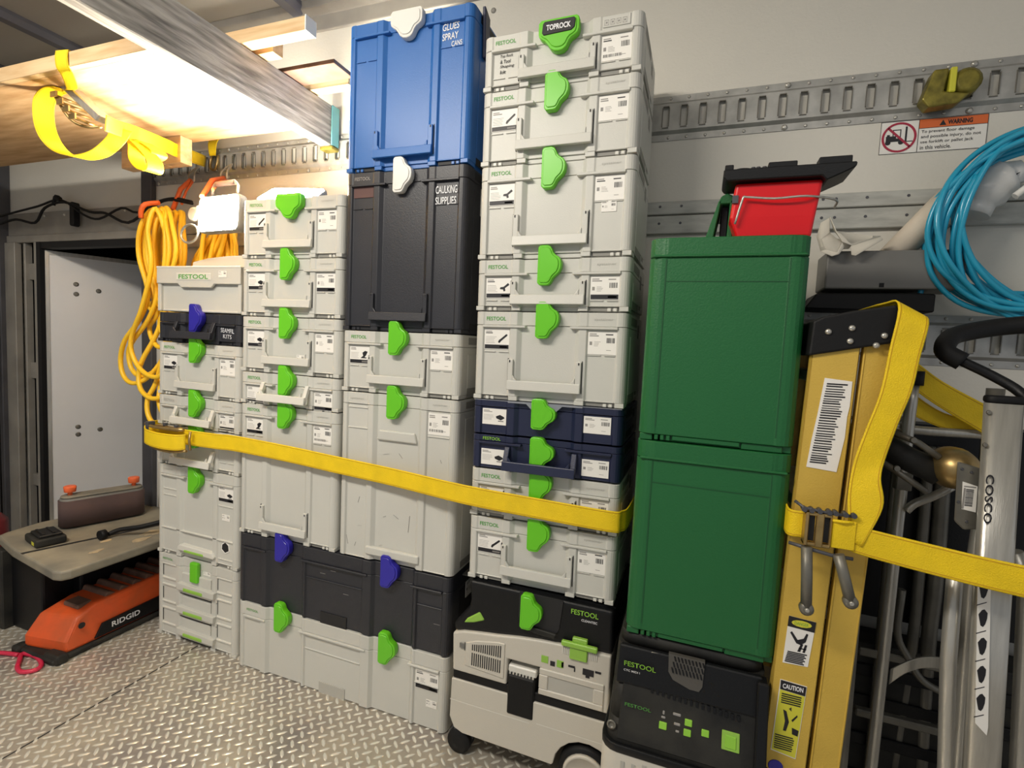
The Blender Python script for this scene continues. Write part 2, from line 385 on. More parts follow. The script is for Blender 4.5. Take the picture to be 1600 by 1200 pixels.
def card_mesh(kind, w, h, seed, strip=True):
    def f():
        rnd = random.Random(seed); b = MB(); b.box(0, 0, 0, w, .0012, h, 0)
        def r(x0, z0, x1, z1, m): b.v += [(x0, -.0002, z0), (x1, -.0002, z0), (x1, -.0002, z1), (x0, -.0002, z1)]; n = len(b.v); b.face([n-4, n-3, n-2, n-1], m)
        zb = h*.22 if strip else 0
        if strip: r(.001, .001, w-.001, zb, 1); r(w*.62, zb*.35, w*.93, zb*.7, 2)
        r(w*.05, h*.86, w*.30, h*.90, 2); r(w*.05, h*.78, w*(.3+.12*rnd.random()), h*.825, 1 if rnd.random() < .5 else 2)
        if kind == 'L':
            for k in range(5): r(w*.05, h*(.30+.075*k), w*(.38+.12*rnd.random()), h*(.315+.075*k), 2)
            sh = seed % 4; ox, oz, sc = w*.55, h*.3, w*.38
            T = [[(0, .1), (.15, 0), (.35, .25), (.95, .8), (1, .95), (.85, 1), (.3, .5), (.1, .35)],
                 [(.0, .0), (.8, .0), (.8, .12), (.55, .15), (.75, .4), (.95, .85), (.6, .95), (.25, .7), (.35, .3), (.15, .15)],
                 [(.1, .2), (.6, .0), (1, .25), (.95, .4), (.5, .62), (.05, .42)],
                 [(0, .3), (.35, .25), (.4, .05), (.6, .1), (.55, .4), (1, .75), (.85, .95), (.4, .55), (.05, .5)]][sh]
            k = len(b.v); b.v += [(ox+u*sc, -.0002, oz+v*sc*.9) for u, v in T]; b.face(list(range(k, k+len(T))), 1)
            if sh == 2: r(ox+sc*.3, oz-.004, ox+sc*.9, oz-.001, 2)
        else:
            x = w*.66
            while x < w*.93:
                q = rnd.choice((.0008, .0014, .0020)); r(x, h*.50, x+q, h*.72, 1); x += q+rnd.choice((.0008, .0013))
            r(w*.62, h*.84, w*.88, h*.885, 1 if seed % 2 else 2)
            for k in range(4): r(w*.22, h*(.36+.06*k), w*(.36+.1*rnd.random()), h*(.375+.06*k), 2)
            r(w*.66, h*.18, w*.82, h*.20, 2); r(w*.06, h*.40, w*.15, h*.55, 2)
            if seed % 5 == 4: 
                x = w*.06
                while x < w*.7: q = rnd.choice((.001, .002)); r(x, h*.14, x+q, h*.26, 1); x += q+.0016
        return b, ['paper', 'ink', 'greyink']
    return f
def card(parent, x, z, w, h, y, kind, seed, strip=True):
    return cached(('card', kind, w, h, seed, strip), card_mesh(kind, w, h, seed, strip), 'label_card', parent, (x, y, z))
def handle(parent, h, color, out=False, dx=0, x0=.098, x1=.289, zb=None):
    small = h < .145
    z0 = zb if zb is not None else (.016 if small else .030)
    z1 = z0+.024; top = z0+(.058 if small else .078)
    b = MB(); yo = -.030 if out else -.014
    yi = yo+.011
    b.hexa([(x0, yo, z0), (x1, yo, z0), (x1, yi, z0), (x0, yi, z0), (x0, yo+.003, z1), (x1, yo+.003, z1), (x1, yi+.002, z1), (x0, yi+.002, z1)])
    for xa, xb in ((x0, x0+.014), (x1-.014, x1)):
        if out: b.hexa([(xa, yo, z0), (xb, yo, z0), (xb, yi, z0), (xa, yi, z0), (xa, -.008, top), (xb, -.008, top), (xb, .006, top), (xa, .006, top)])
        else: b.box(xa, -.008, z1-.002, xb, .008, top)
    for xa in (x0+.014, x1-.014):   # gusset at the corner
        sg = 1 if xa < .19 else -1
        yy = yo+.004
        b.prism([(xa, z1-.001), (xa+sg*.012, z1-.001), (xa, z1+.014)], 'y', yy, yy+.006)
    o = b.build('handle', color, parent, bevel=.0018, segs=2)
    b = MB()
    for xa in (x0+.004, x1-.007): b.box(xa, -.0088, top-.008, xa+.003, -.007, top-.002); 
    if not out: b.box(x0-.0025, -.001, z0, x0-.0005, .004, top+.002); b.box(x1+.0005, -.001, z0, x1+.0025, .004, top+.002)
    b.build('handle_gap', 'slot', o)
    return o
SEG = [(.019, .024, 0), (.026, .096, .006), (.098, .118, 0), (.127, .269, .010), (.278, .298, 0), (.300, .370, .006), (.372, .377, 0)]
SEGL = [(.019, .024, 0), (.026, .096, .002), (.098, .118, 0), (.127, .269, .010), (.278, .298, 0), (.300, .370, .002), (.372, .377, 0)]
def shell(parent, w, h, d, segs, segl, cmat, tray=True, lidh=.036, ridges=True, sides=True, posts=((0, .024), (.098, .124), (.272, .298), (.372, .396))):
    def fb():
        b = MB(); g = .012 if tray else .002
        b.prism(profile(w, d, segs), 'z', g, h-lidh-.0006)
        if tray:
            b.box(.006, .014, .0005, w-.006, d-.01, g)
            for xa, xb in posts: b.box(xa+.001, .0005, .001, xb-.001, .05, g)
        for x0, x1, y in segs:
            if y in (.006,) : b.box(x0, .003, g, x1, .010, g+.003)
        b.box(w-.001, .05, .03, w+.0012, d-.05, h-lidh-.02)   # side panel
        return b, [cmat]
    body = cached(('body', w, round(h, 3), cmat, tray), fb, 'body', parent, bevel=.001)
    def fl():
        b = MB(); b.prism(profile(w, d, segl), 'z', h-lidh+.0006, h-.0015)
        if ridges:
            for x0, x1, y in segs:
                if y == .006: 
                    xa, xb = x0-.003, x1+.003
                    if x1 < w/2: xb = min(x1+.044, x1+.044)
                    else: xa = x0-.044
                    b.box(xa, -.0045, h-lidh-.006, xb, .012, h-lidh)
        return b, [cmat]
    lid = cached(('lid', w, round(h, 3), cmat, tray, ridges), fl, 'lid', parent, bevel=.001)
    def fr():
        b = MB()
        if tray:
            for x0, x1, y in segs:
                if y == .006: b.box(x0+.001, .009, .002, x1-.001, .0145, .0118)
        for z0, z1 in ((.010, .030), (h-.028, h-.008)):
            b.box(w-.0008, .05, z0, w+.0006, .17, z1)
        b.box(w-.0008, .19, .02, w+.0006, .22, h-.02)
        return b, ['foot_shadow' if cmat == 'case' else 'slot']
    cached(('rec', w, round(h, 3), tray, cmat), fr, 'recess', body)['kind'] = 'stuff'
    if tray:
        def ff(): return MB().box(0, .005, .001, .009, .012, .009), ['lip' if cmat == 'case' else cmat]
        for x in (.034, .048, w-.052, w-.038): cached(('feet', cmat), ff, 'foot', body, (x, 0, 0), bevel=.001)
    return body, lid
STACK = {'A': (-1.792, .0071, -.3104), 'B': (-1.3686, .0022, -.3327), 'C': (-.9628, -.0028, -.3320), 'D': (-.5041, -.0123, -.3714)}
def place(st, z0): X, ln, y = STACK[st]; return (X+ln*(z0-.8), y, z0), ln
def tool_case(st, z0, z1, label, color='case', lat='lime', hor=False, hnd='in', L=None, R=None, logo='grnink', logoR=True, group='tool cases stacked along the wall', strips=(True, False), ltop=None, name='tool_case'):
    loc, ln = place(st, z0); h = z1-z0; w, d = .396, .296
    t = thing(name, label, 'tool case', loc, group, ln)
    body, lid = shell(t, w, h, d, SEG, SEGL, color)
    if hnd: handle(t, h, 'lip' if (color == 'case' and hnd == 'out') else color, hnd == 'out')
    if lat:
        if hor: latch(t, .198, h+.010, lat, True, w=.078, h=.100)
        else: latch(t, .198, h+.030 if ltop is None else ltop, lat)
    if logo: text('FESTOOL', .054, .0098, logo, lid, (.032, .0012, h-.024), bold=.015)
    if logoR and color in ('case', 'navy'): text('systainer', .046, .007, 'greyemb' if color == 'case' else 'slot', lid, (.315, .0012, h-.022))
    ch = .052
    cz = h-.042-ch-.004
    if L is not None: card(t, .0265, cz, .069, ch, .0045, 'L', L, strips[0])
    if R is not None: card(t, .301, cz-.004, .069, ch+.004, .0045, 'R', R, strips[1])
    b = MB()   # card ledge lines
    for xa, xb in ((.027, .058), (.067, .095), (.301, .333), (.342, .369)): b.box(xa, .0032, cz-.0075, xb, .0062, cz-.0055)
    b.build('card_ledge', color, t)
    return t
def wide_case(z0, z1, label, color, lat, L=None):
    w, d, h = .803, .31, z1-z0
    t = thing('wide_tool_case', label, 'tool case', (-1.3705, -.333, z0), 'extra-wide cases at the bottom')
    segs = [(.019, .024, 0), (.026, .098, .006), (.100, .124, 0), (.132, .268, .010), (.275, .284, 0), (.286, .500, .006), (.502, .534, 0), (.542, .676, .010), (.683, .692, 0), (.694, .776, .006), (.778, .784, 0)]
    segl = [(a, c, .002 if y == .006 else y) for a, c, y in segs]
    b = MB(); b.prism(profile(w, d, segs, .02), 'z', .003, h-.0446)
    for x0, x1 in ((.286, .500), (.694, .776)): b.box(x0, .002, h-.100, x1, .008, h-.097)
    b.box(.05, .03, 0, w-.05, d-.05, .003)
    body = b.build('body', color, t, bevel=.001)
    b = MB(); b.prism(profile(w, d, segl, .02), 'z', h-.0434, h-.0015)
    b.box(.028, -.004, h-.050, .122, .010, h-.044); b.box(.262, -.004, h-.050, .520, .010, h-.044); b.box(.672, -.004, h-.050, .776, .010, h-.044)
    lid = b.build('lid', color, t, bevel=.001)
    b = MB(); b.box(.345, .0035, .0, .445, .0075, .036); b.box(w-.0008, .06, h-.14, w+.0006, .16, h-.06)
    b.build('grip_recess', 'greyemb' if color == 'case' else 'slot', body)
    for x in (.198, .602): latch(t, x, h+.032, lat)
    if color == 'case':
        text('FESTOOL', .05, .008, 'grnink', lid, (.04, .0012, h-.028), bold=.01)
        card(t, .697, h-.115, .076, .058, .0045, 'R', 4, True); card(t, .735, h-.165, .035, .022, .0045, 'R', 7, False)
    if color == 'black':
        card(t, 0, 0, .08, .05, 0, 'R', 3, False); o = [c for c in t.children if c.name.startswith('label_card')][0]
        o.rotation_euler = (0, 0, math.pi/2); o.location = (w+.0022, .10, h-.10)
        for x, z in ((.34, .16), (.38, .175), (.43, .11), (.75, .09)): MB().box(x, .0052, z, x+.02, .0058, z+.0012).build('scuff', 'greyink', t)
    return t
wide_case(0, .2335, 'light grey extra-wide case on the floor below the charcoal one', 'case', 'lime')
wide_case(.2345, .472, 'charcoal extra-wide case with two violet latches, second layer from the floor', 'black', 'violet')
G = 'tool cases stacked along the wall'
# stack B (second from the left)
sb = 'in the second stack from the left'
tool_case('B', 1.3825, 1.5685, 'light grey case topmost in the second stack from the left', hor=True, L=0, R=1, ltop=None)
tool_case('B', 1.1990, 1.3815, 'light grey case with dark strip on its right card, second down in second stack', L=2, R=2, strips=(True, True))
tool_case('B', 1.0180, 1.1980, 'light grey case with small sticker under its latch, third down in second stack', L=6, R=3)
tool_case('B', .9130, 1.0170, 'shallow light grey case with its pale handle swung out, second stack', hnd='out', L=1, R=5, strips=(True, True))
tb = tool_case('B', .4730, .9120, 'tall light grey case in the second stack, standing on the charcoal wide case', L=5, R=9)
card([o for o in D.objects if o.get('label', '').startswith('light grey case with small sticker')][0], .225, .045, .03, .018, .0085, 'R', 8, False)
# stack C
c1 = tool_case('C', 1.6255, 2.039, 'tall bright blue case marked GLUES SPRAY CANS with white latch', 'blue', 'white', True, logo=None)
text('GLUES', .050, .018, 'marker', c1, (.304, .0045, .352), bold=.012, italic=.1, slope=.05); text('SPRAY', .048, .018, 'marker', c1, (.304, .0045, .327), bold=.012, slope=.05); text('CANS', .032, .014, 'marker', c1, (.332, .0045, .309), bold=.012, slope=.05)
c2 = tool_case('C', 1.1670, 1.6245, 'tall charcoal case marked CAULKING SUPPLIES under the blue case', 'black', 'white', logo='greyink')
text('CAULKING', .066, .021, 'marker', c2, (.300, .0035, .382), bold=.012); text('SUPPLIES', .064, .021, 'marker', c2, (.300, .0035, .352), bold=.012)
MB().box(.028, .0040, .385, .096, .0058, .418).build('brown_sticker', mat('brown_sticker', s('5d3f3c'), .6), c2)
MB().prism([(.030, .300), (.055, .300), (.055, .412), (.020, .430)], 'x', .3985, .408).build('side_clip', 'navy', c1, bevel=.002).location = (0, .03, 0)
for cc, zz in ((c1, .30), (c2, .34)):
    o = card(cc, 0, 0, .10, .075, 0, 'R', 11, False); o.rotation_euler = (0, 0, math.pi/2); o.location = (.3985, .09, zz)
tool_case('C', .9830, 1.1660, 'light grey case with jigsaw picture card, directly under the charcoal case', L=1, R=1)
# C4: tall, no handle
loc, ln = place('C', .473)
c4 = thing('tool_case', 'tallest light grey case, scuffed, without a pull handle, above the charcoal wide case', 'tool case', loc, G, ln)
b4, l4 = shell(c4, .396, .509, .296, SEG, SEGL, 'case', tray=False, ridges=False)
latch(c4, .198, .509+.028, 'lime')
text('systainer', .05, .008, 'greyemb', l4, (.034, .0012, .485)); text('systainer', .046, .007, 'greyemb', l4, (.315, .0012, .487))
MB().prism([(.130, .372), (.266, .372), (.258, .402), (.138, .402)], 'y', .001, .011).build('grip_moulding', 'case', b4, bevel=.004, segs=2)
MB().prism([(.104, .020), (.288, .020), (.288, .045), (.104, .045)], 'y', -.006, .010).build('grip_moulding', 'case', b4, bevel=.004, segs=2)
MB().box(.027, .003, .462, .096, .007, .466).box(.027, .003, .400, .096, .007, .403).box(.301, .003, .398, .37, .007, .401).build('panel_line', 'lip', b4)
card(c4, .301, .405, .069, .062, .0045, 'R', 14, False)
rs = random.Random(3)
b = MB()
for x, z, l, a in ((.07, .18, .02, 1.3), (.075, .10, .014, .1), (.03, .05, .03, 1.8), (.245, .13, .05, 1.5), (.20, .145, .02, 2.6), (.16, .14, .01, .4), (.21, .33, .018, 2.3), (.345, .33, .01, 2), (.15, .05, .01, .3), (.16, .33, .02, .2), (.06, .04, .014, 1.2)):
    ca, sa = math.cos(a)*l/2, math.sin(a)*l/2; y = .0088 if .13 < x < .27 else .0052
    b.hexa([(x-ca-.0006, y, z-sa), (x-ca+.0006, y, z-sa), (x+ca+.0006, y, z+sa), (x+ca-.0006, y, z+sa)]+[(x-ca-.0006, y+.002, z-sa), (x-ca+.0006, y+.002, z-sa), (x+ca+.0006, y+.002, z+sa), (x+ca-.0006, y+.002, z+sa)])
b.build('scuff_marks', 'greyink', c4)
# stack D
d1 = tool_case('D', 1.7815, 1.916, 'light grey case with dark badge on its green latch, topmost beside the blue case', hor=True, R=4, L=None)
for k, (wd, tx) in enumerate(((.034, 'Top Rock'), (.028, '& Tool'), (.038, 'Shaping'), (.016, 'kit'))): text(tx, wd, .0085, 'blkmark', d1, (.044, .0044, .079-.0125*k), bold=.01, italic=.15)
MB().box(.302, -.0005, .106, .366, .003, .130).build('mode_plate', 'case', d1, bevel=.001)
b = MB()
for k in range(4):
    x = .306+k*.014
    for q in ((x, .110, x+.010, .1108), (x, .1212, x+.010, .122), (x, .110, x+.0008, .122), (x+.0092, .110, x+.010, .122), (x+.003, .114, x+.007, .118)): b.box(q[0], -.0009, q[1], q[2], -.0004, q[3])
b.build('mode_icons', 'greyink', d1)
lt = [o for o in d1.children if o.name.startswith('latch')][0]
MB().prism([(-.038, -.014), (-.040, -.034), (-.036, -.040), (.032, -.038), (.040, -.032), (.042, -.014), (.038, -.009), (-.034, -.009)], 'y', -.0045, -.002).build('dark_badge', 'slot', lt, bevel=.001)
text('TOPROCK', .060, .013, 'marker', lt, (-.029, -.0049, -.031), bold=.03)
tool_case('D', 1.5970, 1.7805, 'light grey case directly under the dark-badged topmost one, beside the blue case', L=0, R=1)
d3 = tool_case('D', 1.3620, 1.5960, 'tall light grey case with small second sticker, beside the charcoal CAULKING case', L=3, R=7)
card(d3, .318, .105, .036, .026, .0045, 'R', 8, False)
tool_case('D', 1.2300, 1.3610, 'shallow light grey case sandwiched between two taller ones, left of upper green case', L=7, R=6, strips=(True, True))
tool_case('D', .9985, 1.2290, 'tall light grey case resting directly on the navy organiser cases', L=4, R=5)
for z0, z1, lb, hn, lg in ((.9065, .9975, 'upper navy organiser case with clear lid edge, two white cards', None, None), (.8150, .9055, 'lower navy organiser case with navy pull handle, under its twin', 'out', 'limeink')):
    loc, ln = place('D', z0); h = z1-z0
    t = thing('organiser_case', lb, 'tool case', loc, 'navy organiser cases', ln)
    body, lid = shell(t, .396, h, .296, SEG, SEGL, 'navy', tray=False, lidh=.018, ridges=bool(hn))
    latch(t, .198, h+.012 if hn is None else h+.006, 'lime', w=.066, h=.078)
    if hn: handle(t, .10, 'navy', True, zb=.006)
    if lg: text('FESTOOL', .050, .008, lg, t, (.033, .0005, h-.014), bold=.01)
    cz = .026 if hn is None else .010
    for x, kd, sd in ((.028, 'L', 2), (.300, 'R', 6)):
        o = card(t, x, cz, .067, .042, .0040, kd, sd, False)
    if hn is None: MB().box(.004, .001, h-.0014, .392, .25, h+.0002).prism([(.10, h-.004), (.15, h-.004), (.165, h-.018), (.23, h-.018), (.245, h-.004), (.296, h-.004), (.296, h-.0005), (.10, h-.0005)], 'y', -.0015, .008).build('clear_lid_edge', 'clear', t)
tool_case('D', .6845, .8140, 'light grey case half hidden by yellow strap, under the navy organisers', L=6, R=2)
tool_case('D', .5100, .6835, 'light grey case standing directly on the long shop vacuum', L=0, R=3)
# stack A
sA = STACK['A']
loc, ln = place('A', 1.2055); h = .159
a1 = thing('parts_case', 'light grey front-opening case with big green lettering, topmost at far left', 'tool case', loc, G, ln)
MB().box(0, .010, .002, .396, .296, h-.030).box(0, 0, .002, .016, .02, h-.028).box(.380, 0, .002, .396, .02, h-.028).box(.02, .006, .002, .376, .012, .010).build('body', 'case', a1, bevel=.002)
MB().box(0, -.002, h-.030, .396, .296, h-.004).prism([(.0, h-.060), (.105, h-.060), (.120, h-.073), (.262, h-.073), (.277, h-.060), (.396, h-.060), (.396, h-.004), (0, h-.004)], 'y', -.004, .006).build('flap', 'case', a1, bevel=.0015)
MB().box(-.001, -.005, h-.006, .397, .296, h).build('lid_rim', 'lip', a1, bevel=.001)
MB().box(.100, -.0055, h-.048, .265, -.0035, h-.024).build('name_plate', 'lip', a1, bevel=.001)
text('FESTOOL', .140, .016, 'grnink', a1, (.112, -.0060, h-.044), bold=.02)
card(a1, .300, h-.038, .036, .022, -.0055, 'R', 8, False)
a2 = tool_case('A', 1.0990, 1.2050, 'shallow charcoal case marked SEAMFIL KITS with violet latch, far left', 'black', 'violet', hnd='out', logo=None)
text('SEAMFIL', .060, .015, 'marker', a2, (.303, .0035, .044), bold=.0, slope=-.05); text('KITS', .038, .014, 'marker', a2, (.314, .0035, .024), slope=-.05)
tool_case('A', .9090, 1.0985, 'light grey case with folded handle just below the SEAMFIL KITS case', L=2, R=7)
a4 = tool_case('A', .7980, .9080, 'shallow light grey case, handle swung out, right above the strap ratchet', hnd='out', L=None, R=10, strips=(True, True), logo='greyemb')
tool_case('A', .6530, .7970, 'light grey case behind the strap ratchet at far left, handle swung out', hnd='out', logo='greyemb', lat='lime')
loc, ln = place('A', .3175); h = .335
a6 = thing('tool_case', 'light grey case with bottom drawer and small dark badge, far left', 'tool case', loc, G, ln)
b6, l6 = shell(a6, .396, h, .296, SEG, SEGL, 'case')
latch(a6, .198, h+.012, 'lime')
text('systainer', .05, .008, 'greyemb', l6, (.03, .0012, h-.022))
MB().box(.027, .003, h-.092, .096, .007, h-.089).box(.027, .003, h-.115, .096, .0065, h-.112).box(.301, .003, h-.115, .37, .0065, h-.112).box(.022, .0, .097, .375, .009, .100).box(.301, .003, .028, .37, .007, .032).build('panel_line', 'lip', b6)
MB().prism([(.115, .030), (.292, .026), (.297, .034), (.285, .048), (.13, .052), (.117, .044)], 'y', -.009, .012).build('drawer_lip', 'lip', a6, bevel=.003, segs=2)
MB().box(.150, -.011, .027, .245, -.004, .036).build('drawer_release', 'lime2', a6, bevel=.002)
card(a6, .301, h-.098, .069, .056, .0045, 'L', 6, True); card(a6, .318, h-.165, .036, .022, .0045, 'R', 8, False)
MB().prism([(.318, .085), (.335, .097), (.352, .086), (.354, .062), (.335, .052), (.317, .064)], 'y', .0042, .006).build('hexagonal_badge', 'paper', a6)
MB().prism([(.321, .083), (.335, .093), (.349, .083), (.351, .065), (.335, .056), (.320, .067)], 'y', .0038, .0045).build('hexagonal_badge', 'slot', a6)
loc, ln = place('A', 0); h = .317
a7 = thing('drawer_case', 'light grey three-drawer case with green drawer buttons, on the floor', 'drawer case', loc, G, ln)
b7, l7 = shell(a7, .396, h, .296, SEG, SEGL, 'case', ridges=False)
MB().box(.176, -.008, h-.080, .214, .008, h-.006).build('latch', 'lime', a7, bevel=.005, segs=3)
text('FESTOOL', .05, .008, 'grnink', l7, (.03, .0012, h-.024), bold=.01)
for k, zb in enumerate((.182, .095, .012)):
    dw = MB(); dw.box(.128, .002, zb, .270, .014, zb+.078)
    dw.prism([(.115, zb+.018), (.118, zb+.044), (.30, zb+.040), (.297, zb+.016)], 'y', -.012, .008)
    dro = dw.build('drawer', 'case', a7, bevel=.0025, segs=2)
    MB().box(.152, -.0145, zb+.018, .246, -.008, zb+.030).build('drawer_button', 'lime2', dro, bevel=.002)
    MB().box(.116, .0015, zb-.002, .30, .004, zb-.0005).build('drawer_gap', 'slot', dro)
b = MB()
for z in (.045, .105, .130, .195, .220, .275):
    for xa, xb in ((.026, .096), (.300, .370)): b.box(xa, .001, z, xb, .008, z+.006)
b.build('panel_line', 'lip', b7, bevel=.001)
b = MB()
for z in (.056, .141, .231):
    b.box(.0262, .0048, z, .0295, .0065, z+.045); b.box(.2995, .0048, z, .3025, .0065, z+.05)
b.build('panel_gap', 'slot', b7)
card(a7, .225, .268, .034, .014, .0090, 'R', 8, False)

# ------------------------------------------------------------------ dark green cases turned sideways
def green_case(z0, z1, label, top=False):
    w, d, h = .297, .396, z1-z0; lh = .038
    t = thing('green_tool_case', label, 'tool case', (-.0615, -.500, z0), 'dark green cases')
    segs = [(.030, .034, .0), (.036, w-.036, .0012), (w-.034, w-.030, 0)]
    b = MB(); b.prism(profile(w, d, segs, .026), 'z', .014, h-lh-.001); b.box(.004, .006, 0, .030, .05, .014); b.box(.05, .012, 0, w-.004, d-.01, .014)
    for x in (.034, .046, .058): b.box(x, .003, .002, x+.008, .02, .014)
    b.box(.07, .004, .0035, .20, .02, .014); b.box(.203, .006, 0, w-.02, .02, .014)
    body = b.build('body', 'green', t, bevel=.0015)
    b = MB(); b.prism(profile(w, d, [(.030, .034, -.0015), (.036, w-.036, -.0025), (w-.034, w-.030, -.0015)], .026), 'z', h-lh+.001, h)
    b.box(.008, -.004, h-lh-.001, w-.008, .01, h-lh+.004)
    b.build('lid', 'green', t, bevel=.0015)
    MB().box(.036, .0002, h-.088, w-.036, .0011, h-.0865).box(.0335, -.0003, .03, .0355, .001, h-lh-.005).box(w-.0355, -.0003, .03, w-.0335, .001, h-lh-.005).build('panel_groove', 'slot' if False else mat('green_shadow_line', s('12502a'), .6), body)
    return t
green_case(.957, 1.3770, 'upper dark green case carrying the red bin')
green_case(.5280, .9560, 'lower dark green case standing on the black workshop vacuum')
t = thing('carry_handle', 'green upright carry handle with a long hole, beside the red bin', 'handle', (.075, -.33, 1.3775))
b = MB()
b.prism([(-.45, 1.378), (-.20, 1.378), (-.22, 1.43), (-.24, 1.455), (-.41, 1.455), (-.43, 1.43)], 'x', .0, .002)
b.v = []; b.f = []; b.m = []; b.s = []
b.prism([(.040, 1.3775), (.058, 1.3775), (.072, 1.47), (.066, 1.47)], 'y', -.42, -.24)
b.prism([(.086, 1.3775), (.098, 1.3775), (.094, 1.47), (.088, 1.47)], 'y', -.42, -.24)
b.prism([(.064, 1.462), (.096, 1.462), (.094, 1.478), (.082, 1.484), (.070, 1.478)], 'y', -.42, -.24)
b.build('loop', 'green', t, world=True, bevel=.002)
MB().box(.074, -.40, 1.3776, .085, -.26, 1.46).build('inner_core', 'blackp', t, world=True)

# ------------------------------------------------------------------ red bin with black lid tray
t = thing('red_bin', 'red plastic bin with wire bail under a black lid tray', 'bin', (.17, -.36, 1.3775))
b = MB()
for (a, c) in ((0, 1),):
    lo = [(.104, -.47), (.236, -.47), (.236, -.35), (.104, -.35)]; hi = [(.094, -.475), (.248, -.475), (.248, -.345), (.094, -.345)]
    mid = [(.088, -.473), (.240, -.473), (.240, -.35), (.088, -.35)]
    rows = [(1.378, lo), (1.419, mid), (1.486, hi)]
    for z, q in rows: b.v += [(x, y, z) for x, y in q]
    for r in range(2):
        for k in range(4): l = (k+1) % 4; b.face([r*4+k, r*4+l, r*4+4+l, r*4+4+k], 0)
    b.face([0, 1, 2, 3], 0); b.face([8, 9, 10, 11], 0)
b.build('tub', 'red', t, world=True, bevel=.006, segs=3)
b = MB(); b.tube([(.098, -.480, 1.405), (.109, -.485, 1.453), (.115, -.485, 1.4555), (.165, -.486, 1.450), (.22, -.485, 1.452), (.275, -.45, 1.452), (.284, -.40, 1.450)], .0022, 8, smooth=4)
b.build('wire_bail', 'alu', t, world=True)
MB().box(.090, -.478, 1.447, .101, -.472, 1.462).build('bail_socket', 'steel', t, world=True)
t = thing('lid_tray', 'black ribbed lid tray sitting on top of the red bin', 'tray', (.18, -.44, 1.487))
b = MB(); b.prism([(.076, 1.487), (.242, 1.487), (.250, 1.478), (.285, 1.494), (.296, 1.500), (.297, 1.509), (.070, 1.509), (.070, 1.494)], 'y', -.492, -.40)
b.build('tray', 'blackp', t, world=True, bevel=.002)
b = MB()
for x0, x1, y0, y1, h in ((.072, .088, -.485, -.44, .010), (.150, .200, -.485, -.46, .010), (.236, .290, -.485, -.455, .013)): MB().box(x0, y0, 1.5092, x1, y1, 1.510+h).build('rim_block', 'blackp', t, world=True, bevel=.0015)
b = MB(); b.lathe([(.020, 0), (.020, .008), (.014, .010)], (.106, -.450, 1.509), 'z'); b.build('round_cap', 'blackp', t, world=True)
b = MB()
for x in (.124, .133, .144): b.lathe([(.004, 0), (.004, .006)], (x, -.475, 1.509), 'z', 10)
b.build('peg', 'steel', t, world=True)

# ------------------------------------------------------------------ long vacuum under stack D
YF = -.385
t = thing('shop_vacuum', 'light grey and black shop vacuum lying long under the tall stack, with vent grille', 'vacuum', (-.315, -.22, 0))
def arc(cx, cz, r, a0, a1, n=8): return [(cx+r*math.cos(math.radians(a0+(a1-a0)*k/n)), cz+r*math.sin(math.radians(a0+(a1-a0)*k/n))) for k in range(n+1)]
b = MB(); b.prism([(-.528, .222), (-.530, .112), (-.516, .082), (-.49, .072), (-.235, .068)]+arc(-.148, .070, .083, 178, 10, 9)+[(-.066, .10), (-.096, .14), (-.098, .222)], 'y', YF, -.06)
b.build('lower_body', 'cream', t, world=True, bevel=.008, segs=3)
MB().box(-.526, YF+.004, .222, -.100, -.065, .246).build('belt_band', 'rubber', t, world=True, bevel=.002)
top = [(-.530, .352), (-.50, .362), (-.45, .369), (-.40, .375), (-.34, .384), (-.28, .390), (-.20, .395), (-.10, .395)]
fl = [(-.100, .246), (-.279, .246), (-.279, .318), (-.286, .318), (-.368, .318), (-.368, .246), (-.526, .246)]
b = MB(); b.prism(top+fl, 'y', YF, -.06); ub = b.build('upper_body', 'cream', t, world=True, bevel=.005, segs=3)
b = MB(); b.prism([(-.528, .354), (-.531, .378), (-.505, .408), (-.488, .430), (-.484, .455), (-.490, .505), (-.102, .505), (-.098, .396)]+list(reversed(top[1:-1])), 'y', YF+.006, -.06)
b.build('motor_hood', 'blackp', t, world=True, bevel=.008, segs=3)
MB().prism([(-.44, .405), (-.47, .392), (-.50, .385), (-.49, .400), (-.455, .425)], 'y', YF+.002, YF+.01).build('side_grip', 'lime2', t, world=True, bevel=.003)
MB().prism([(-.345, .505), (-.345, .44), (-.325, .415), (-.245, .412), (-.235, .43), (-.228, .505)], 'y', YF+.003, YF+.0065).build('latch_recess', 'slot', t, world=True)
MB().prism([(-.335, .418), (-.30, .408), (-.245, .405), (-.24, .418), (-.325, .424)], 'y', YF-.004, YF+.008).build('recess_lip', 'dust', t, world=True, bevel=.002)
e = MB().box(-.52, -.36, .505, -.10, -.075, .5085).build('top_plate', 'blackp', t, world=True)
lo = latch(t, -.3085+.315, .508, 'lime', w=.060, h=.092, y=YF-.012+.22)
text('FESTOOL', .069, .013, 'limeink', t, (-.207, YF+.0055, .478), world=True, bold=.01)
text('CLEANTEC', .040, .006, 'marker', t, (-.180, YF+.0055, .464), world=True, bold=.01)
b = MB(); b.box(-.225, YF-.010, .397, -.133, YF+.002, .411); cl = b.build('lid_clip', 'lime2', t, world=True, bevel=.004, segs=3)
MB().box(-.203, YF-.006, .366, -.158, YF+.002, .398).box(-.198, YF-.004, .410, -.160, YF+.012, .422).build('clip_tab', 'lime2', t, world=True, bevel=.002)
b = MB()
for k in range(5):
    for x in (-.222+.0045*k, -.154+.0045*k): b.box(x, YF-.002, .374, x+.002, YF+.002, .392)
b.build('clip_ribs', 'lip', t, world=True)
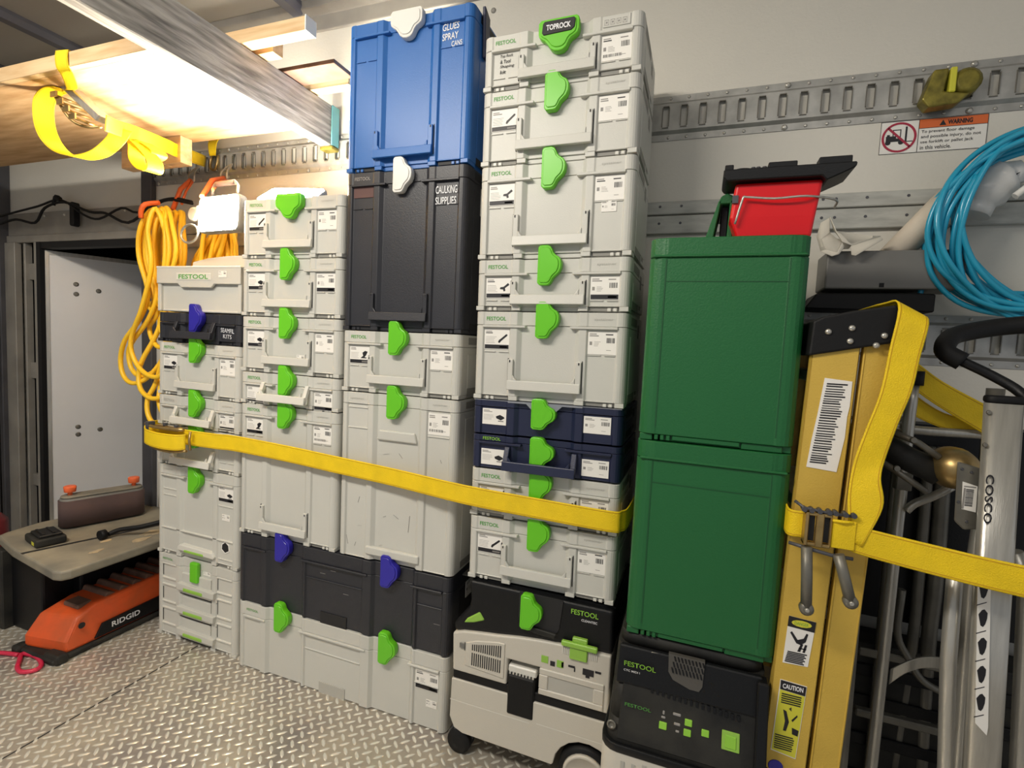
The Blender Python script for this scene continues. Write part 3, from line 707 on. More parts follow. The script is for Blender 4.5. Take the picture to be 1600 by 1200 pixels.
# vent grille
b = MB(); gx0, gx1, gz0, gz1 = -.490, -.376, .262, .360
b.prism([(gx0, .334), (gx0+.03, .346), (gx1-.02, .358), (gx1, .358), (gx1, gz0), (gx0, gz0+.008)], 'y', YF-.0025, YF+.002)
gr = b.build('vent_grille', 'cream', t, world=True, bevel=.0015)
b = MB()
for k in range(14):
    x = gx0+.020+k*.0062; zt = .334+k*.0013
    b.box(x, YF-.0032, .318, x+.0030, YF-.002, zt); b.box(x, YF-.0032, .276, x+.0030, YF-.002, .311)
b.build('vent_slot', 'slot', gr).location = tuple(-c for c in t['_o'])
MB().box(-.506, YF-.005, .318, -.492, YF-.001, .330).box(-.493, YF-.0035, .312, -.4905, YF-.001, .334).build('vent_catch', 'greybox', t, world=True)
# hose bay
MB().box(-.368, YF+.03, .150, -.286, YF+.05, .318).build('hose_bay', 'slot', t, world=True)
MB().box(-.364, YF-.003, .170, -.290, YF+.03, .280).build('hose_hatch', 'rubber', t, world=True, bevel=.004)
MB().box(-.366, YF+.004, .282, -.288, YF+.03, .302).build('bay_lip', 'lip', t, world=True, bevel=.003)
b = MB()
for k in range(8): b.box(-.362+k*.009, YF+.001, .276, -.357+k*.009, YF+.006, .285)
b.build('bay_teeth', 'greyemb', t, world=True)
# handle drawer
b = MB(); x0, x1, z0, z1 = -.279, -.112, .250, .320
b.box(x0, YF-.004, z1-.016, x1, YF+.002, z1); b.box(x0, YF-.004, z0, x1, YF+.002, z0+.016); b.box(x0, YF-.004, z0+.016, x0+.024, YF+.002, z1-.016); b.box(x1-.026, YF-.004, z0+.016, x1, YF+.002, z1-.016)
dw = b.build('drawer', 'cream', t, world=True, bevel=.002)
MB().box(x0+.022, YF-.001, z0+.014, x1-.024, YF+.0005, z1-.014).build('drawer_recess', 'greyemb', t, world=True)
b = MB()
for q in ((-.276, .336, -.258, .354, 0), (-.235, .334, -.218, .352, 0), (-.2225, .336, -.2175, .350, 1), (-.252, .333, -.240, .345, 1), (-.205, .342, -.188, .347, 1), (-.190, .333, -.187, .343, 1), (-.168, .332, -.140, .348, 1), (-.137, .344, -.122, .349, 1), (-.160, .326, -.150, .331, 1)): b.box(q[0], YF-.0012, q[1], q[2], YF+.001, q[3], q[4])
b.build('pictogram', ['lime2', 'ink'], t, world=True)
MB().box(-.53, YF-.0005, .160, -.30, YF+.002, .1615).box(-.28, YF-.0005, .165, -.10, YF+.002, .1665).build('body_line', 'lip', t, world=True)
def wheel(parent, x, y, z, r, w, hub=True, nm='wheel'):
    b = MB(); b.lathe([(r*.5, 0), (r*.93, 0), (r, w*.2), (r, w*.8), (r*.93, w), (r*.5, w)], (x, y, z), 'y', 28); o = b.build(nm, 'rubber', parent, world=True)
    if hub:
        b = MB(); b.lathe([(r*.80, 0), (r*.78, -.006), (r*.70, -.009), (r*.68, -.007), (.0005, -.009)], (x, y, z), 'y', 28); h = b.build('hub_cap', 'cream', o); h.location = tuple(-c for c in parent['_o'])
    return o
wheel(t, -.148, YF-.002, .071, .070, .04)
for y in (-.375, -.350): 
    b = MB(); b.lathe([(.012, 0), (.033, 0), (.035, .004), (.035, .014), (.033, .018), (.012, .018)], (-.505, y, .035), 'y', 20); b.build('caster', 'rubber', t, world=True)
b = MB(); b.prism(arc(-.505, .035, .038, 10, 170, 6), 'y', -.357, -.350); b.box(-.52, -.372, .06, -.49, -.34, .076); b.build('caster_fork', 'steel', t, world=True)
for x in (-.50, -.15): wheel(t, x, -.10, .036 if x < -.3 else .071, .035 if x < -.3 else .070, .03, False)

# ------------------------------------------------------------------ black vacuum under the green cases
t = thing('black_shop_vacuum', 'black shop vacuum with green buttons carrying the dark green cases', 'vacuum', (.07, -.3, 0))
def slope(p):   # front lean: further out towards the bottom
    x, y, z = p
    if y < -.44: y += -.060*max(0, min(1, (.50-z)/.20))
    return (x, y, z)
def bulge(p):
    x, y, z = slope(p); k = max(0, min(1, (.50-z)/.2)); c = .07
    return (c+(x-c)*(1+.05*k), y, z)
b = MB()
def rrect(x0, x1, y0, y1, r):
    P = []
    for cx, cy, a in ((x1-r, y1-r, 0), (x0+r, y1-r, 90), (x0+r, y0+r, 180), (x1-r, y0+r, 270)):
        P += [(cx+r*math.cos(math.radians(a+t*22.5)), cy+r*math.sin(math.radians(a+t*22.5))) for t in range(5)]
    return P
for za, zb in ((.30, .36), (.36, .43), (.43, .50)): b.prism(rrect(-.075, .222, -.500, -.10, .03), 'z', za, zb, 0, True)
b.prism(rrect(-.070, .218, -.490, -.10, .03), 'z', .50, .527, 0, True)
b.build('motor_hood', 'dust', t, world=True, fn=bulge)
b = MB(); b.prism(rrect(-.090, .238, -.562, -.08, .035), 'z', .035, .306, 0, True); base = b.build('base', 'cream', t, world=True, bevel=.004, segs=2)
b = MB(); b.prism(rrect(-.091, .239, -.564, -.08, .036), 'z', .300, .318, 0, True); b.build('rim_band', 'blackp', t, world=True, bevel=.003, segs=2)
b = MB()
for k in range(10): b.box(-.045+k*.022, -.5635, .195, -.037+k*.022, -.558, .290 if k > 1 else .285, 1 if k > 2 else 0)
b.build('vent_slot', ['greyemb', 'slot'], t, world=True)
b = MB(); b.box(-.052, -.503, .325, .205, -.498, .435); b.build('control_panel', 'dust', t, world=True, fn=bulge, bevel=.002)
b = MB(); b.box(-.068, -.506, .430, .215, -.495, .505); b.build('upper_visor', 'blackp', t, world=True, fn=bulge, bevel=.004, segs=2)
def on(x0, z0, x1, z1, m, nm='button', par=t, y=-.5055):
    o = MB().box(x0, y, z0, x1, y+.004, z1).build(nm, m, par, world=True, fn=bulge, bevel=.001); return o
for q in ((.027, .366, .042, .379), (.075, .384, .089, .396), (.074, .366, .088, .378), (.107, .374, .121, .386)): on(*q, 'limeink')
bb = on(.144, .362, .176, .395, 'lime2', 'power_button'); on(.150, .367, .170, .389, 'limeink', 'power_button', y=-.507)
for q in ((.032, .392, .036, .399), (.030, .385, .038, .389), (.052, .396, .067, .401), (.055, .379, .067, .384), (.059, .367, .066, .371)): on(*q, 'greyink', 'indicator', y=-.5042)
def ontext(tx, x, z, w, h, m): 
    k = (.50-z)/.2; o = text(tx, w, h, m, t, (x, -.5075-.060*k-.0012, z), world=True, bold=.012); o.rotation_euler = (math.atan(.3), 0, 0); return o
ontext('FESTOOL', -.046, .392, .054, .010, 'grnink'); ontext('FESTOOL', -.055, .466, .066, .014, 'limeink'); ontext('CTC MIDI I', -.055, .456, .034, .006, 'marker')
b = MB(); b.prism([(.034, .51), (.036, .475), (.046, .462), (.080, .452), (.098, .452), (.104, .462), (.106, .51)], 'y', -.509, -.500); b.build('grip_pocket', mat('grip_grey', s('4b4843'), .6), t, world=True, fn=slope)
b = MB()
for r in range(3):
    for k in range(9): x = .044+k*.007+r*.002; b.hexa([(x, -.512, .476+r*.011), (x+.003, -.512, .476+r*.011), (x+.003, -.508, .476+r*.011), (x, -.508, .476+r*.011), (x-.003, -.512, .485+r*.011), (x, -.512, .485+r*.011), (x, -.508, .485+r*.011), (x-.003, -.508, .485+r*.011)])
b.build('grip_ribs', 'blackp', t, world=True, fn=slope)['kind'] = 'stuff'
b = MB()
for k in range(16): x = .005+k*.011; b.box(x, -.506, .427-.0006*k, x+.005, -.502, .436-.0006*k)
b.build('visor_ribs', 'blackp', t, world=True, fn=bulge)['kind'] = 'stuff'
b = MB(); b.lathe([(.010, 0), (.010, -.003), (.006, -.003), (.006, -.001), (.001, -.001)], (-.070, -.548, .348), 'y', 14); b.build('bolt_hole', 'darkalu', t, world=True)
b = MB(); b.tube([(-.045, -.503, .500), (-.030, -.505, .498), (-.008, -.506, .494), (.0, -.506, .502), (.015, -.505, .502)], .0012, 6); b.build('chipped_edge', 'darkalu', t, world=True)
for x in (-.05, .19): wheel(t, x, -.5, .035, .035, .03, False)
MB().box(.205, -.52, .31, .226, -.49, .5).build('side_bracket', 'blackp', t, world=True, fn=slope, bevel=.003)

# ------------------------------------------------------------------ yellow strap across the stacks
def wstrap(nm, A, B, label, grp=None, smooth=5, th=.002):
    t = thing(nm, label, 'strap', tuple(A[0]), grp); MB().ribbon(A, B, th, 0, True, smooth).build('webbing', ['strap', 'stitch'], t, world=True); return t
zt = [(-1.80, -.10, .80), (-1.812, -.28, .806), (-1.785, -.345, .806), (-1.70, -.368, .806), (-1.60, -.362, .803), (-1.45, -.350, .800), (-1.368, -.352, .803), (-1.15, -.3525, .795), (-.962, -.3525, .784), (-.75, -.3555, .773), (-.51, -.392, .768), (-.30, -.3975, .764), (-.125, -.3955, .760), (-.098, -.378, .760), (-.086, -.33, .762), (-.08, -.10, .775)]
st = wstrap('cargo_strap', zt, [(x, y, z-.052) for x, y, z in zt], 'long yellow webbing strap holding back the four case stacks', smooth=4)
b = MB(); b.ribbon([(-1.775, -.366, .800), (-1.73, -.395, .795), (-1.66, -.402, .790), (-1.585, -.398, .790), (-1.555, -.382, .792)], [(-1.775, -.366, .748), (-1.73, -.395, .743), (-1.66, -.402, .736), (-1.585, -.398, .736), (-1.555, -.382, .740)], .003, 0, True, 4); b.build('tail_wrap', ['strap', 'stitch'], st, world=True)
b = MB(); b.tube([(-1.545, -.372, .800), (-1.545, -.376, .77), (-1.54, -.376, .738)], .004, 8); b.tube([(-1.74, -.388, .812), (-1.69, -.395, .806), (-1.62, -.395, .807), (-1.56, -.385, .806)], .0055, 8, smooth=3)
b.tube([(-1.72, -.385, .734), (-1.66, -.392, .728), (-1.60, -.390, .728), (-1.555, -.378, .734)], .0045, 8, smooth=3); b.box(-1.70, -.385, .797, -1.585, -.370, .812)
rt = b.build('ratchet', 'zinc', st, world=True)
MB().box(-1.725, -.40, .803, -1.71, -.375, .822).box(-1.66, -.385, .808, -1.648, -.375, .822).box(-1.60, -.39, .808, -1.59, -.378, .82).build('ratchet_pawl', 'steel', st, world=True, bevel=.001)

# ------------------------------------------------------------------ shelf and roof beam (upper left)
t = thing('plywood_shelf', 'plywood shelf with thick front edge hanging over the work lights', 'shelf', (-2.3, -.43, 1.84))
MB().box(-3.30, -.655, 1.84, -1.31, -.185, 1.858).build('deck', 'wood', t, world=True)
MB().box(-3.30, -.675, 1.84, -1.31, -.655, 1.880).build('front_edge', 'pine', t, world=True, bevel=.001)
t = thing('roof_beam', 'long weathered grey timber beam running from the wall overhead', 'beam', (-1.28, -.9, 1.835))
MB().box(-1.302, -2.3, 1.835, -1.256, -.018, 1.975).build('timber', 'oldwood', t, world=True, bevel=.003)
MB().box(-1.255, -.055, 1.836, -1.2505, -.018, 1.974).build('painted_end', mat('teal_end', s('5f9a9c'), .6), t, world=True)
MB().box(-1.305, -.055, 1.822, -1.25, -.016, 1.834).build('beam_socket', 'brass', t, world=True, bevel=.002)
for (q, lb, m) in (((-1.90, -.335, 1.976, -1.02, -.298, 2.014), 'loose grey board lying across the top of the roof beam', 'oldwood'),):
    pass
t = thing('timber_block', 'short pine timber block under the back of the plywood shelf', 'timber', (-1.95, -.22, 1.75))
MB().box(-2.07, -.25, 1.745, -1.842, -.205, 1.839).build('block', 'pine', t, world=True, bevel=.001)
MB().box(-1.840, -.25, 1.745, -1.755, -.205, 1.839).build('block', 'pine', t, world=True, bevel=.001)
# lumber on top of the beam
def lumber(x0, x1, y0, y1, z0, z1, label, m='pine'):
    t = thing('lumber', label, 'lumber', ((x0+x1)/2, (y0+y1)/2, z0), 'lumber resting on the roof beam')
    MB().box(x0, y0, z0, x1, y1, z1).build('board', m, t, world=True, bevel=.001); return t
t = lumber(-2.3, -1.025, -.44, -.40, 1.977, 2.015, 'pale pine timber with a paper tag on its end, over the roof beam')
MB().prism([(-.442, 1.976), (-.400, 1.976), (-.400, 2.017), (-.442, 2.017)], 'x', -1.025, -1.022).build('paper_tag', 'paper', t, world=True)
lumber(-2.2, -1.20, -.38, -.34, 1.977, 2.02, 'brown timber end just behind the tagged pine piece', 'wood')
lumber(-2.2, -1.06, -.28, -.19, 1.977, 1.99, 'thin reddish board behind the tagged pine piece', 'dusty')
lumber(-2.2, -1.10, -.16, -.12, 1.977, 2.012, 'pale timber nearest the wall on top of the beam', 'pine')
t = thing('wall_bracket', 'pale grey box bracket on the wall behind the roof beam', 'bracket', (-1.1, -.03, 1.95))
MB().box(-1.19, -.05, 1.92, -1.13, -.002, 2.10).box(-1.13, -.03, 1.95, -1.03, -.002, 2.09).build('plate', 'lip', t, world=True, bevel=.004)
MB().box(-1.125, -.034, 1.96, -1.105, -.031, 2.07).box(-1.07, -.034, 2.04, -1.04, -.03, 2.07).build('plate_slot', 'darkalu', t, world=True)

# top left strap with ratchet
t = thing('shelf_strap', 'yellow ratchet strap looped around the plywood shelf', 'strap', (-1.7, -.6, 1.84))
def off(P, v): return [tuple(a+b for a, b in zip(p, v)) for p in P]
def rib(P, v, nm='webbing', sm=5, th=.002):
    A = off(P, tuple(c/2 for c in v)); B = off(P, tuple(-c/2 for c in v)); MB().ribbon(A, B, th, 0, True, sm).build(nm, ['strap', 'stitch'], t, world=True)
rib([(-1.70, -.50, 1.884), (-1.64, -.66, 1.884), (-1.633, -.680, 1.878), (-1.632, -.680, 1.842), (-1.638, -.665, 1.828), (-1.70, -.62, 1.822), (-1.77, -.59, 1.836)], (.042, .006, 0))
rib([(-1.771, -.600, 1.835), (-1.807, -.600, 1.838), (-1.847, -.600, 1.828), (-1.870, -.600, 1.800), (-1.866, -.600, 1.743), (-1.836, -.600, 1.693), (-1.819, -.580, 1.665), (-1.773, -.560, 1.653), (-1.717, -.540, 1.667), (-1.681, -.520, 1.706), (-1.672, -.500, 1.752)], (.022, .045, 0))
rib([(-1.588, -.600, 1.721), (-1.660, -.520, 1.745), (-1.695, -.450, 1.762), (-1.752, -.300, 1.782), (-1.765, -.262, 1.784), (-1.827, -.150, 1.806), (-1.906, -.030, 1.835)], (0, .004, .046))
rib([(-1.710, -.460, 1.751), (-1.689, -.450, 1.727), (-1.684, -.450, 1.677), (-1.648, -.450, 1.643), (-1.605, -.450, 1.636), (-1.604, -.450, 1.667), (-1.642, -.450, 1.704), (-1.683, -.450, 1.733)], (.012, .045, 0), 'loose_tail')
rib([(-1.680, -.430, 1.740), (-1.635, -.420, 1.714), (-1.625, -.420, 1.697), (-1.656, -.420, 1.690), (-1.690, -.420, 1.716)], (.012, .045, 0), 'loose_tail')
b = MB(); b.hexa([(-1.785, -.61, 1.845), (-1.765, -.61, 1.858), (-1.765, -.57, 1.858), (-1.785, -.57, 1.845), (-1.665, -.58, 1.742), (-1.645, -.58, 1.757), (-1.645, -.54, 1.757), (-1.665, -.54, 1.742)]); b.build('ratchet_plate', 'alu', t, world=True, bevel=.003)
b = MB()
for k in range(4):
    x, z = -1.785+.028*k, 1.812-.024*k; b.cyl((x, -.62, z), (x+.004, -.55, z), .0045, 10); b.box(x-.012, -.622, z-.006, x+.016, -.618, z+.010)
b.tube([(-1.79, -.615, 1.815), (-1.745, -.60, 1.748), (-1.70, -.58, 1.728), (-1.67, -.56, 1.735)], .0045, 8, smooth=3)
b.build('ratchet', 'zinc', t, world=True)
t = thing('track_fitting', 'yellow webbing loop hooked into the high cargo track', 'strap fitting', (-1.86, -.02, 1.86))
MB().ribbon([(-1.885, -.02, 1.935), (-1.885, -.035, 1.90), (-1.882, -.03, 1.855)], [(-1.835, -.02, 1.93), (-1.838, -.035, 1.90), (-1.850, -.03, 1.855)], .003, 0, True, 3).build('loop', ['strap', 'stitch'], t, world=True)
MB().tube([(-1.885, -.018, 1.86), (-1.887, -.024, 1.815), (-1.868, -.024, 1.800), (-1.850, -.024, 1.815), (-1.848, -.018, 1.86)], .005, 8, smooth=3).build('clip', 'zinc', t, world=True)
t = thing('track_fitting', 'brass-coloured hook fitting in the high cargo track above the warning sign', 'strap fitting', (.56, -.02, 1.83))
b = MB(); b.prism([(.515, 1.79), (.535, 1.858), (.565, 1.858), (.558, 1.805), (.61, 1.795), (.59, 1.775), (.53, 1.770)], 'y', -.055, -.016); b.build('hook', 'brass', t, world=True, bevel=.004, segs=2)
MB().box(.567, -.058, 1.800, .580, -.018, 1.858).build('tongue', 'yelsticker', t, world=True, bevel=.002)
b = MB(); b.lathe([(.032, 0), (.030, -.03), (.02, -.036)], (.605, -.016, 1.828), 'y', 16); b.build('knob', 'brass', t, world=True)

# ------------------------------------------------------------------ work lights
def work_light(loc, rx, rz, label, w, h, strength_mat='led'):
    t = thing('work_light', label, 'work light', loc, 'lit LED work lights'); t.rotation_euler = (rx, 0, rz)
    def rr(w, h, r): return [(x, z) for x, z in rrect(-w/2, w/2, 0, h, r)]
    MB().prism(rr(w, h, .02), 'y', 0, .03, 0, True).build('housing', 'greybox', t, bevel=.003)
    MB().prism([(x, z+.006) for x, z in rr(w-.014, h-.012, .018)], 'y', -.0025, .0005, 0, True).build('led_face', strength_mat, t)
    MB().tube([(-w*.30, .02, h), (-w*.26, .02, h+.045), (w*.26, .02, h+.045), (w*.30, .02, h)], .005, 8, smooth=3).build('handle', 'alu', t)
    MB().cyl((-w*.22, .02, h+.046), (w*.22, .02, h+.046), .009, 12).build('handle_grip', 'grip', t)
    return t
wl1 = work_light((-1.515, -.30, 1.480), -.06, math.radians(-4), 'lit white work light hanging left over the yellow cord coil', .205, .125)
work_light((-1.255, -.28, 1.575), -1.0, math.radians(14), 'lit white work light tilted back on top of the second stack', .20, .135)
MB().tube([(-.135+.045*math.cos(a*.35), -.005, -.002+.032*math.sin(a*.35)) for a in range(18)], .004, 8, closed=True).build('clamp_ring', 'alu', wl1)
MB().lathe([(.022, 0), (.026, .01), (.022, .02), (.014, .024)], (-.138, 0, .070), 'y', 12).build('clamp_knob', 'lip', wl1, bevel=.002)
MB().lathe([(.014, 0), (.016, .008), (.010, .014)], (-.112, 0, .082), 'y', 10).build('clamp_knob', 'lip', wl1, bevel=.002)
for i, (p, q, lb) in enumerate((((-1.943, -.06, 1.80), (-1.972, -.12, 1.62), 'orange-strapped carabiner left, holding the cord coil'), ((-1.765, -.06, 1.795), (-1.600, -.288, 1.604), 'orange-strapped carabiner right, holding the work light'))):
    t = thing('carabiner', lb, 'carabiner', p, 'carabiners on the cargo track')
    x, y, z = p
    MB().tube([(x, y+.035, z+.02), (x-.016, y, z-.02), (x-.012, y, z-.05), (x+.012, y, z-.05), (x+.014, y, z-.02)], .004, 8, closed=True, smooth=3).build('ring', 'alu', t, world=True)
    MB().tube([(x-.004, y, z-.045), ((x+q[0])/2-.01, (y+q[1])/2, (z+q[2])/2), q], .009, 8).build('orange_strap', 'hookor', t, world=True)
    MB().tube([(x+.006, y, z-.05), ((x+q[0])/2+.02, (y+q[1])/2, (z+q[2])/2-.01), (q[0]+.05, q[1], q[2]+.02)], .005, 8).build('orange_strap', 'hookor', t, world=True)

# ------------------------------------------------------------------ yellow extension cords
t = thing('extension_cord', 'thick bundle of yellow extension cord hanging left of the case stacks', 'cord', (-1.95, -.15, 1.62))
rc = random.Random(5)
loops = []
for k in range(13):
    tx = -1.965+.040*rc.uniform(-1, 1); lw = rc.uniform(.045, .115); bot = rc.uniform(.98, 1.30); y0 = -.10-.085*rc.random(); sh = rc.uniform(-.06, .03)
    loops.append([(tx-.01, y0, 1.600), (tx-lw*.55, y0-.02, 1.54), (tx-lw*.75+sh*.3, y0-.02, 1.42), (tx-lw*.35+sh, y0, 1.22), (tx-lw*.9+sh, y0+.01, 1.22-(1.22-bot)*.5), (tx-lw*.5+sh, y0, bot+.012), (tx+sh, y0-.005, bot), (tx+lw*.5+sh*.5, y0-.01, bot+.06), (tx+lw*.25+sh*.4, y0-.025, 1.24), (tx+lw*.9, y0-.03, 1.42), (tx+lw*.6, y0-.02, 1.54), (tx+.012, y0, 1.604)])
loops = loops[:10]
for dy, dx, dz in ((0, 0, 0), (.012, .03, .03)):
    loops.append([(-1.97+dx, -.20+dy, 1.60), (-2.01+dx, -.22+dy, 1.53), (-2.02+dx, -.22+dy, 1.42), (-1.985+dx, -.21+dy, 1.28), (-2.03+dx, -.21+dy, 1.18), (-2.12+dx, -.21+dy, 1.09), (-2.162+dx, -.20+dy, 1.01+dz), (-2.145+dx, -.20+dy, .945+dz), (-2.09+dx, -.20+dy, .918+dz), (-2.02+dx, -.19+dy, .945+dz), (-1.95+dx*.6, -.17+dy, 1.04), (-1.91+dx*.2, -.16+dy, 1.2), (-1.90, -.18+dy, 1.40), (-1.925, -.19+dy, 1.54)])
loops.append([(-1.94, -.21, 1.60), (-1.955, -.23, 1.52), (-1.93, -.235, 1.38), (-1.99, -.23, 1.22), (-2.06, -.22, 1.12), (-2.075, -.215, 1.05), (-2.03, -.215, .985), (-1.95, -.22, .955), (-1.89, -.22, .975), (-1.87, -.20, 1.1), (-1.87, -.19, 1.3), (-1.90, -.2, 1.5)])
for L in loops: MB().tube(L, 0.0090, 8, closed=True, smooth=6).build('cord_loop', 'cord', t, world=True)
MB().tube([(-1.985, -.235, 1.560), (-1.977, -.24, 1.585), (-1.962, -.235, 1.610), (-1.95, -.19, 1.628)], .009, 8, smooth=3).build('orange_tie', 'hookor', t, world=True)
MB().tube([(-1.93, -.17, 1.30), (-1.97, -.18, 1.14), (-2.03, -.20, 1.02), (-2.055, -.20, .96), (-2.03, -.21, .90), (-1.96, -.22, .87), (-1.90, -.21, .88), (-1.86, -.19, .92)], 0.0090, 8, smooth=6).build('cord_loop', 'cord', t, world=True)
MB().tube([(-1.90, -.18, 1.22), (-1.93, -.185, 1.06), (-1.97, -.19, .93), (-1.99, -.21, .86), (-1.965, -.22, .79), (-1.89, -.22, .745), (-1.83, -.22, .735)], 0.0090, 8, smooth=6).build('cord_loop', 'cord', t, world=True)
MB().tube([(-1.88, -.17, 1.2), (-1.93, -.175, 1.05), (-1.955, -.18, .93), (-1.94, -.20, .86), (-1.90, -.21, .81), (-1.83, -.22, .79)], 0.0090, 8, smooth=6).build('cord_loop', 'cord', t, world=True)
t = thing('extension_cord', 'second yellow cord bundle slanting behind the hanging work light', 'cord', (-1.72, -.16, 1.62))
for k in range(11):
    a = rc.uniform(-.02, .03); dx = .028*k-.14; y0 = -.07-.09*rc.random(); r2 = rc.uniform(.02, .05)
    MB().tube([(-1.76+a, y0, 1.60), (-1.74+a-r2+dx*.3, y0, 1.53), (-1.76+dx*.8-r2, y0, 1.42), (-1.83+dx*.9, y0+.01, 1.25), (-1.86+dx*.6, y0+.01, 1.15+.08*rc.random()), (-1.84+dx*.5+r2, y0+.005, 1.22), (-1.77+dx*.7+r2, y0-.01, 1.38), (-1.72+dx*.3+r2, y0-.01, 1.52), (-1.745+a, y0, 1.60)], 0.0090, 8, closed=True, smooth=5, ).build('cord_loop', 'cord', t, world=True)
t = thing('curved_cover', 'pale curved plastic cover lying on the far-left top case', 'cover', (-1.6, -.2, 1.366))
b = MB(); b.prism([(-1.735, 1.3655), (-1.735, 1.395), (-1.66, 1.408), (-1.56, 1.415), (-1.42, 1.416), (-1.42, 1.3655)], 'y', -.22, -.05); b.build('cover', 'card', t, world=True, bevel=.006, segs=3)

# ------------------------------------------------------------------ black wiring along the header
cA = [(-3.265, -.060, 1.662), (-3.132, -.060, 1.678), (-2.975, -.050, 1.701), (-2.805, -.050, 1.722), (-2.645, -.050, 1.648), (-2.535, -.050, 1.624), (-2.385, -.050, 1.665), (-2.267, -.060, 1.638), (-2.101, -.080, 1.673), (-1.981, -.100, 1.671), (-1.840, -.140, 1.640)]
cB = [(-3.266, -.060, 1.625), (-3.134, -.060, 1.642), (-3.002, -.050, 1.624), (-2.926, -.050, 1.690), (-2.782, -.050, 1.710), (-2.600, -.050, 1.658), (-2.491, -.050, 1.647), (-2.329, -.060, 1.597), (-2.173, -.070, 1.650), (-2.028, -.100, 1.668), (-1.839, -.140, 1.633)]
t = thing('power_cable', 'black power cables strung along the steel header above the side door', 'cable', (-2.5, -.06, 1.66))
MB().tube(cA, .005, 7, smooth=4).build('cable', 'rubber', t, world=True); MB().tube(cB, .006, 7, smooth=4).build('cable', 'rubber', t, world=True)
MB().tube([(-2.86, -.05, 1.70), (-2.84, -.05, 1.74), (-2.80, -.05, 1.72), (-2.85, -.05, 1.735)], .008, 7, smooth=3).build('plug_end', 'rubber', t, world=True)
MB().prism(rrect(-2.745, -2.715, 1.60, 1.71, .012), 'y', -.05, -.022).build('cable_clip', 'rubber', t, world=True, bevel=.002)
b = MB()
for x in (-3.0, -2.85, -2.8, -2.42, -2.31): b.lathe([(.006, 0), (.004, -.004)], (x, -.012, 1.665), seg=8)
b.build('header_rivets', 'lip', D.objects['trim_2'])
t = thing('wire_bundle', 'crumpled grey webbing and wire hanging on the far-left post', 'webbing', (-3.3, -.07, 1.1))
b = MB(); b.tube([(-3.40, -.10, 1.22), (-3.33, -.10, 1.15), (-3.30, -.09, 1.10), (-3.36, -.09, 1.02), (-3.38, -.1, .9), (-3.37, -.1, .7)], [.03, .018, .02, .035, .03, .02], 8, smooth=4); b.build('webbing', 'darkalu', t, world=True)
MB().tube([(-3.30, -.07, 1.35), (-3.295, -.07, .8), (-3.29, -.07, .1)], .004, 6).build('wire', 'rubber', t, world=True)
MB().box(-3.43, -.075, 1.52, -3.33, -.052, 1.66).box(-3.43, -.08, 1.30, -3.36, -.052, 1.42).build('junction_box', 'slot', t, world=True, bevel=.003)

# ------------------------------------------------------------------ belt sander on the floor (left)
t = thing('belt_sander', 'orange and grey bench belt sander with dusty table, left of the case stacks', 'sander', (-2.05, -.3, 0))
b = MB()
b.prism([(-.575, .018), (-.575, .060), (-.535, .125), (-.44, .150), (-.06, .168), (-.03, .02)], 'x', -2.085, -1.905)
def shp(p):
    x, y, z = p
    if y < -.50 and x > -2.0: y += .03
    if z > .1: x = -1.995+(x+1.995)*.86
    return (x, y, z)
b.build('base', 'orange', t, world=True, bevel=.012, segs=3, fn=shp)
MB().box(-2.10, -.59, .002, -1.895, -.03, .022).build('base_skirt', 'dust', t, world=True, bevel=.006)
MB().box(-1.965, -.585, .0, -1.885, -.545, .032).build('foot', 'dust', t, world=True, bevel=.01, segs=2)
MB().box(-2.11, -.60, .0, -2.07, -.56, .03).build('foot', 'dust', t, world=True, bevel=.01, segs=2)
MB().prism([(-.46, .03), (-.435, .075), (-.03, .09), (-.03, .028)], 'x', -1.906, -1.8985).build('side_plate', 'blackp', t, world=True, bevel=.001)
b = text('RIDGID', .100, .020, 'marker', t, (-1.8975, -.405, .046), world=True, bold=.02); b.rotation_euler = (-.02, 0, math.pi/2)
b = MB(); b.lathe([(.011, 0), (.010, -.003), (.003, -.003)], (-1.90, -.50, .1), 'x', 12); b.build('screw_hole', 'slot', t, world=True)
b = MB()
for k in range(8):   # leaning storage ridges across the base
    y = -.405+k*.048; h = .140+.003*k
    MB().prism([(y-.004, h), (y+.034, h), (y+.040, h+.012), (y+.016, h+.026), (y+.008, h+.024)], 'x', -2.07, -1.935).build('storage_rib', 'dusty', t, world=True, bevel=.003, segs=2)
MB().box(-2.03, -.485, .135, -1.95, -.435, .152).build('pocket', 'dusty', t, world=True, bevel=.004)
b = MB(); b.box(-2.14, -.40, 0, -2.08, -.03, .30); b.box(-2.33, -.50, 0, -2.12, -.02, .29); b.build('motor_body', 'blackp', t, world=True, bevel=.008, segs=2)
MB().box(-2.36, -.53, 0, -2.30, -.46, .30).build('support_post', 'dust', t, world=True, bevel=.004)
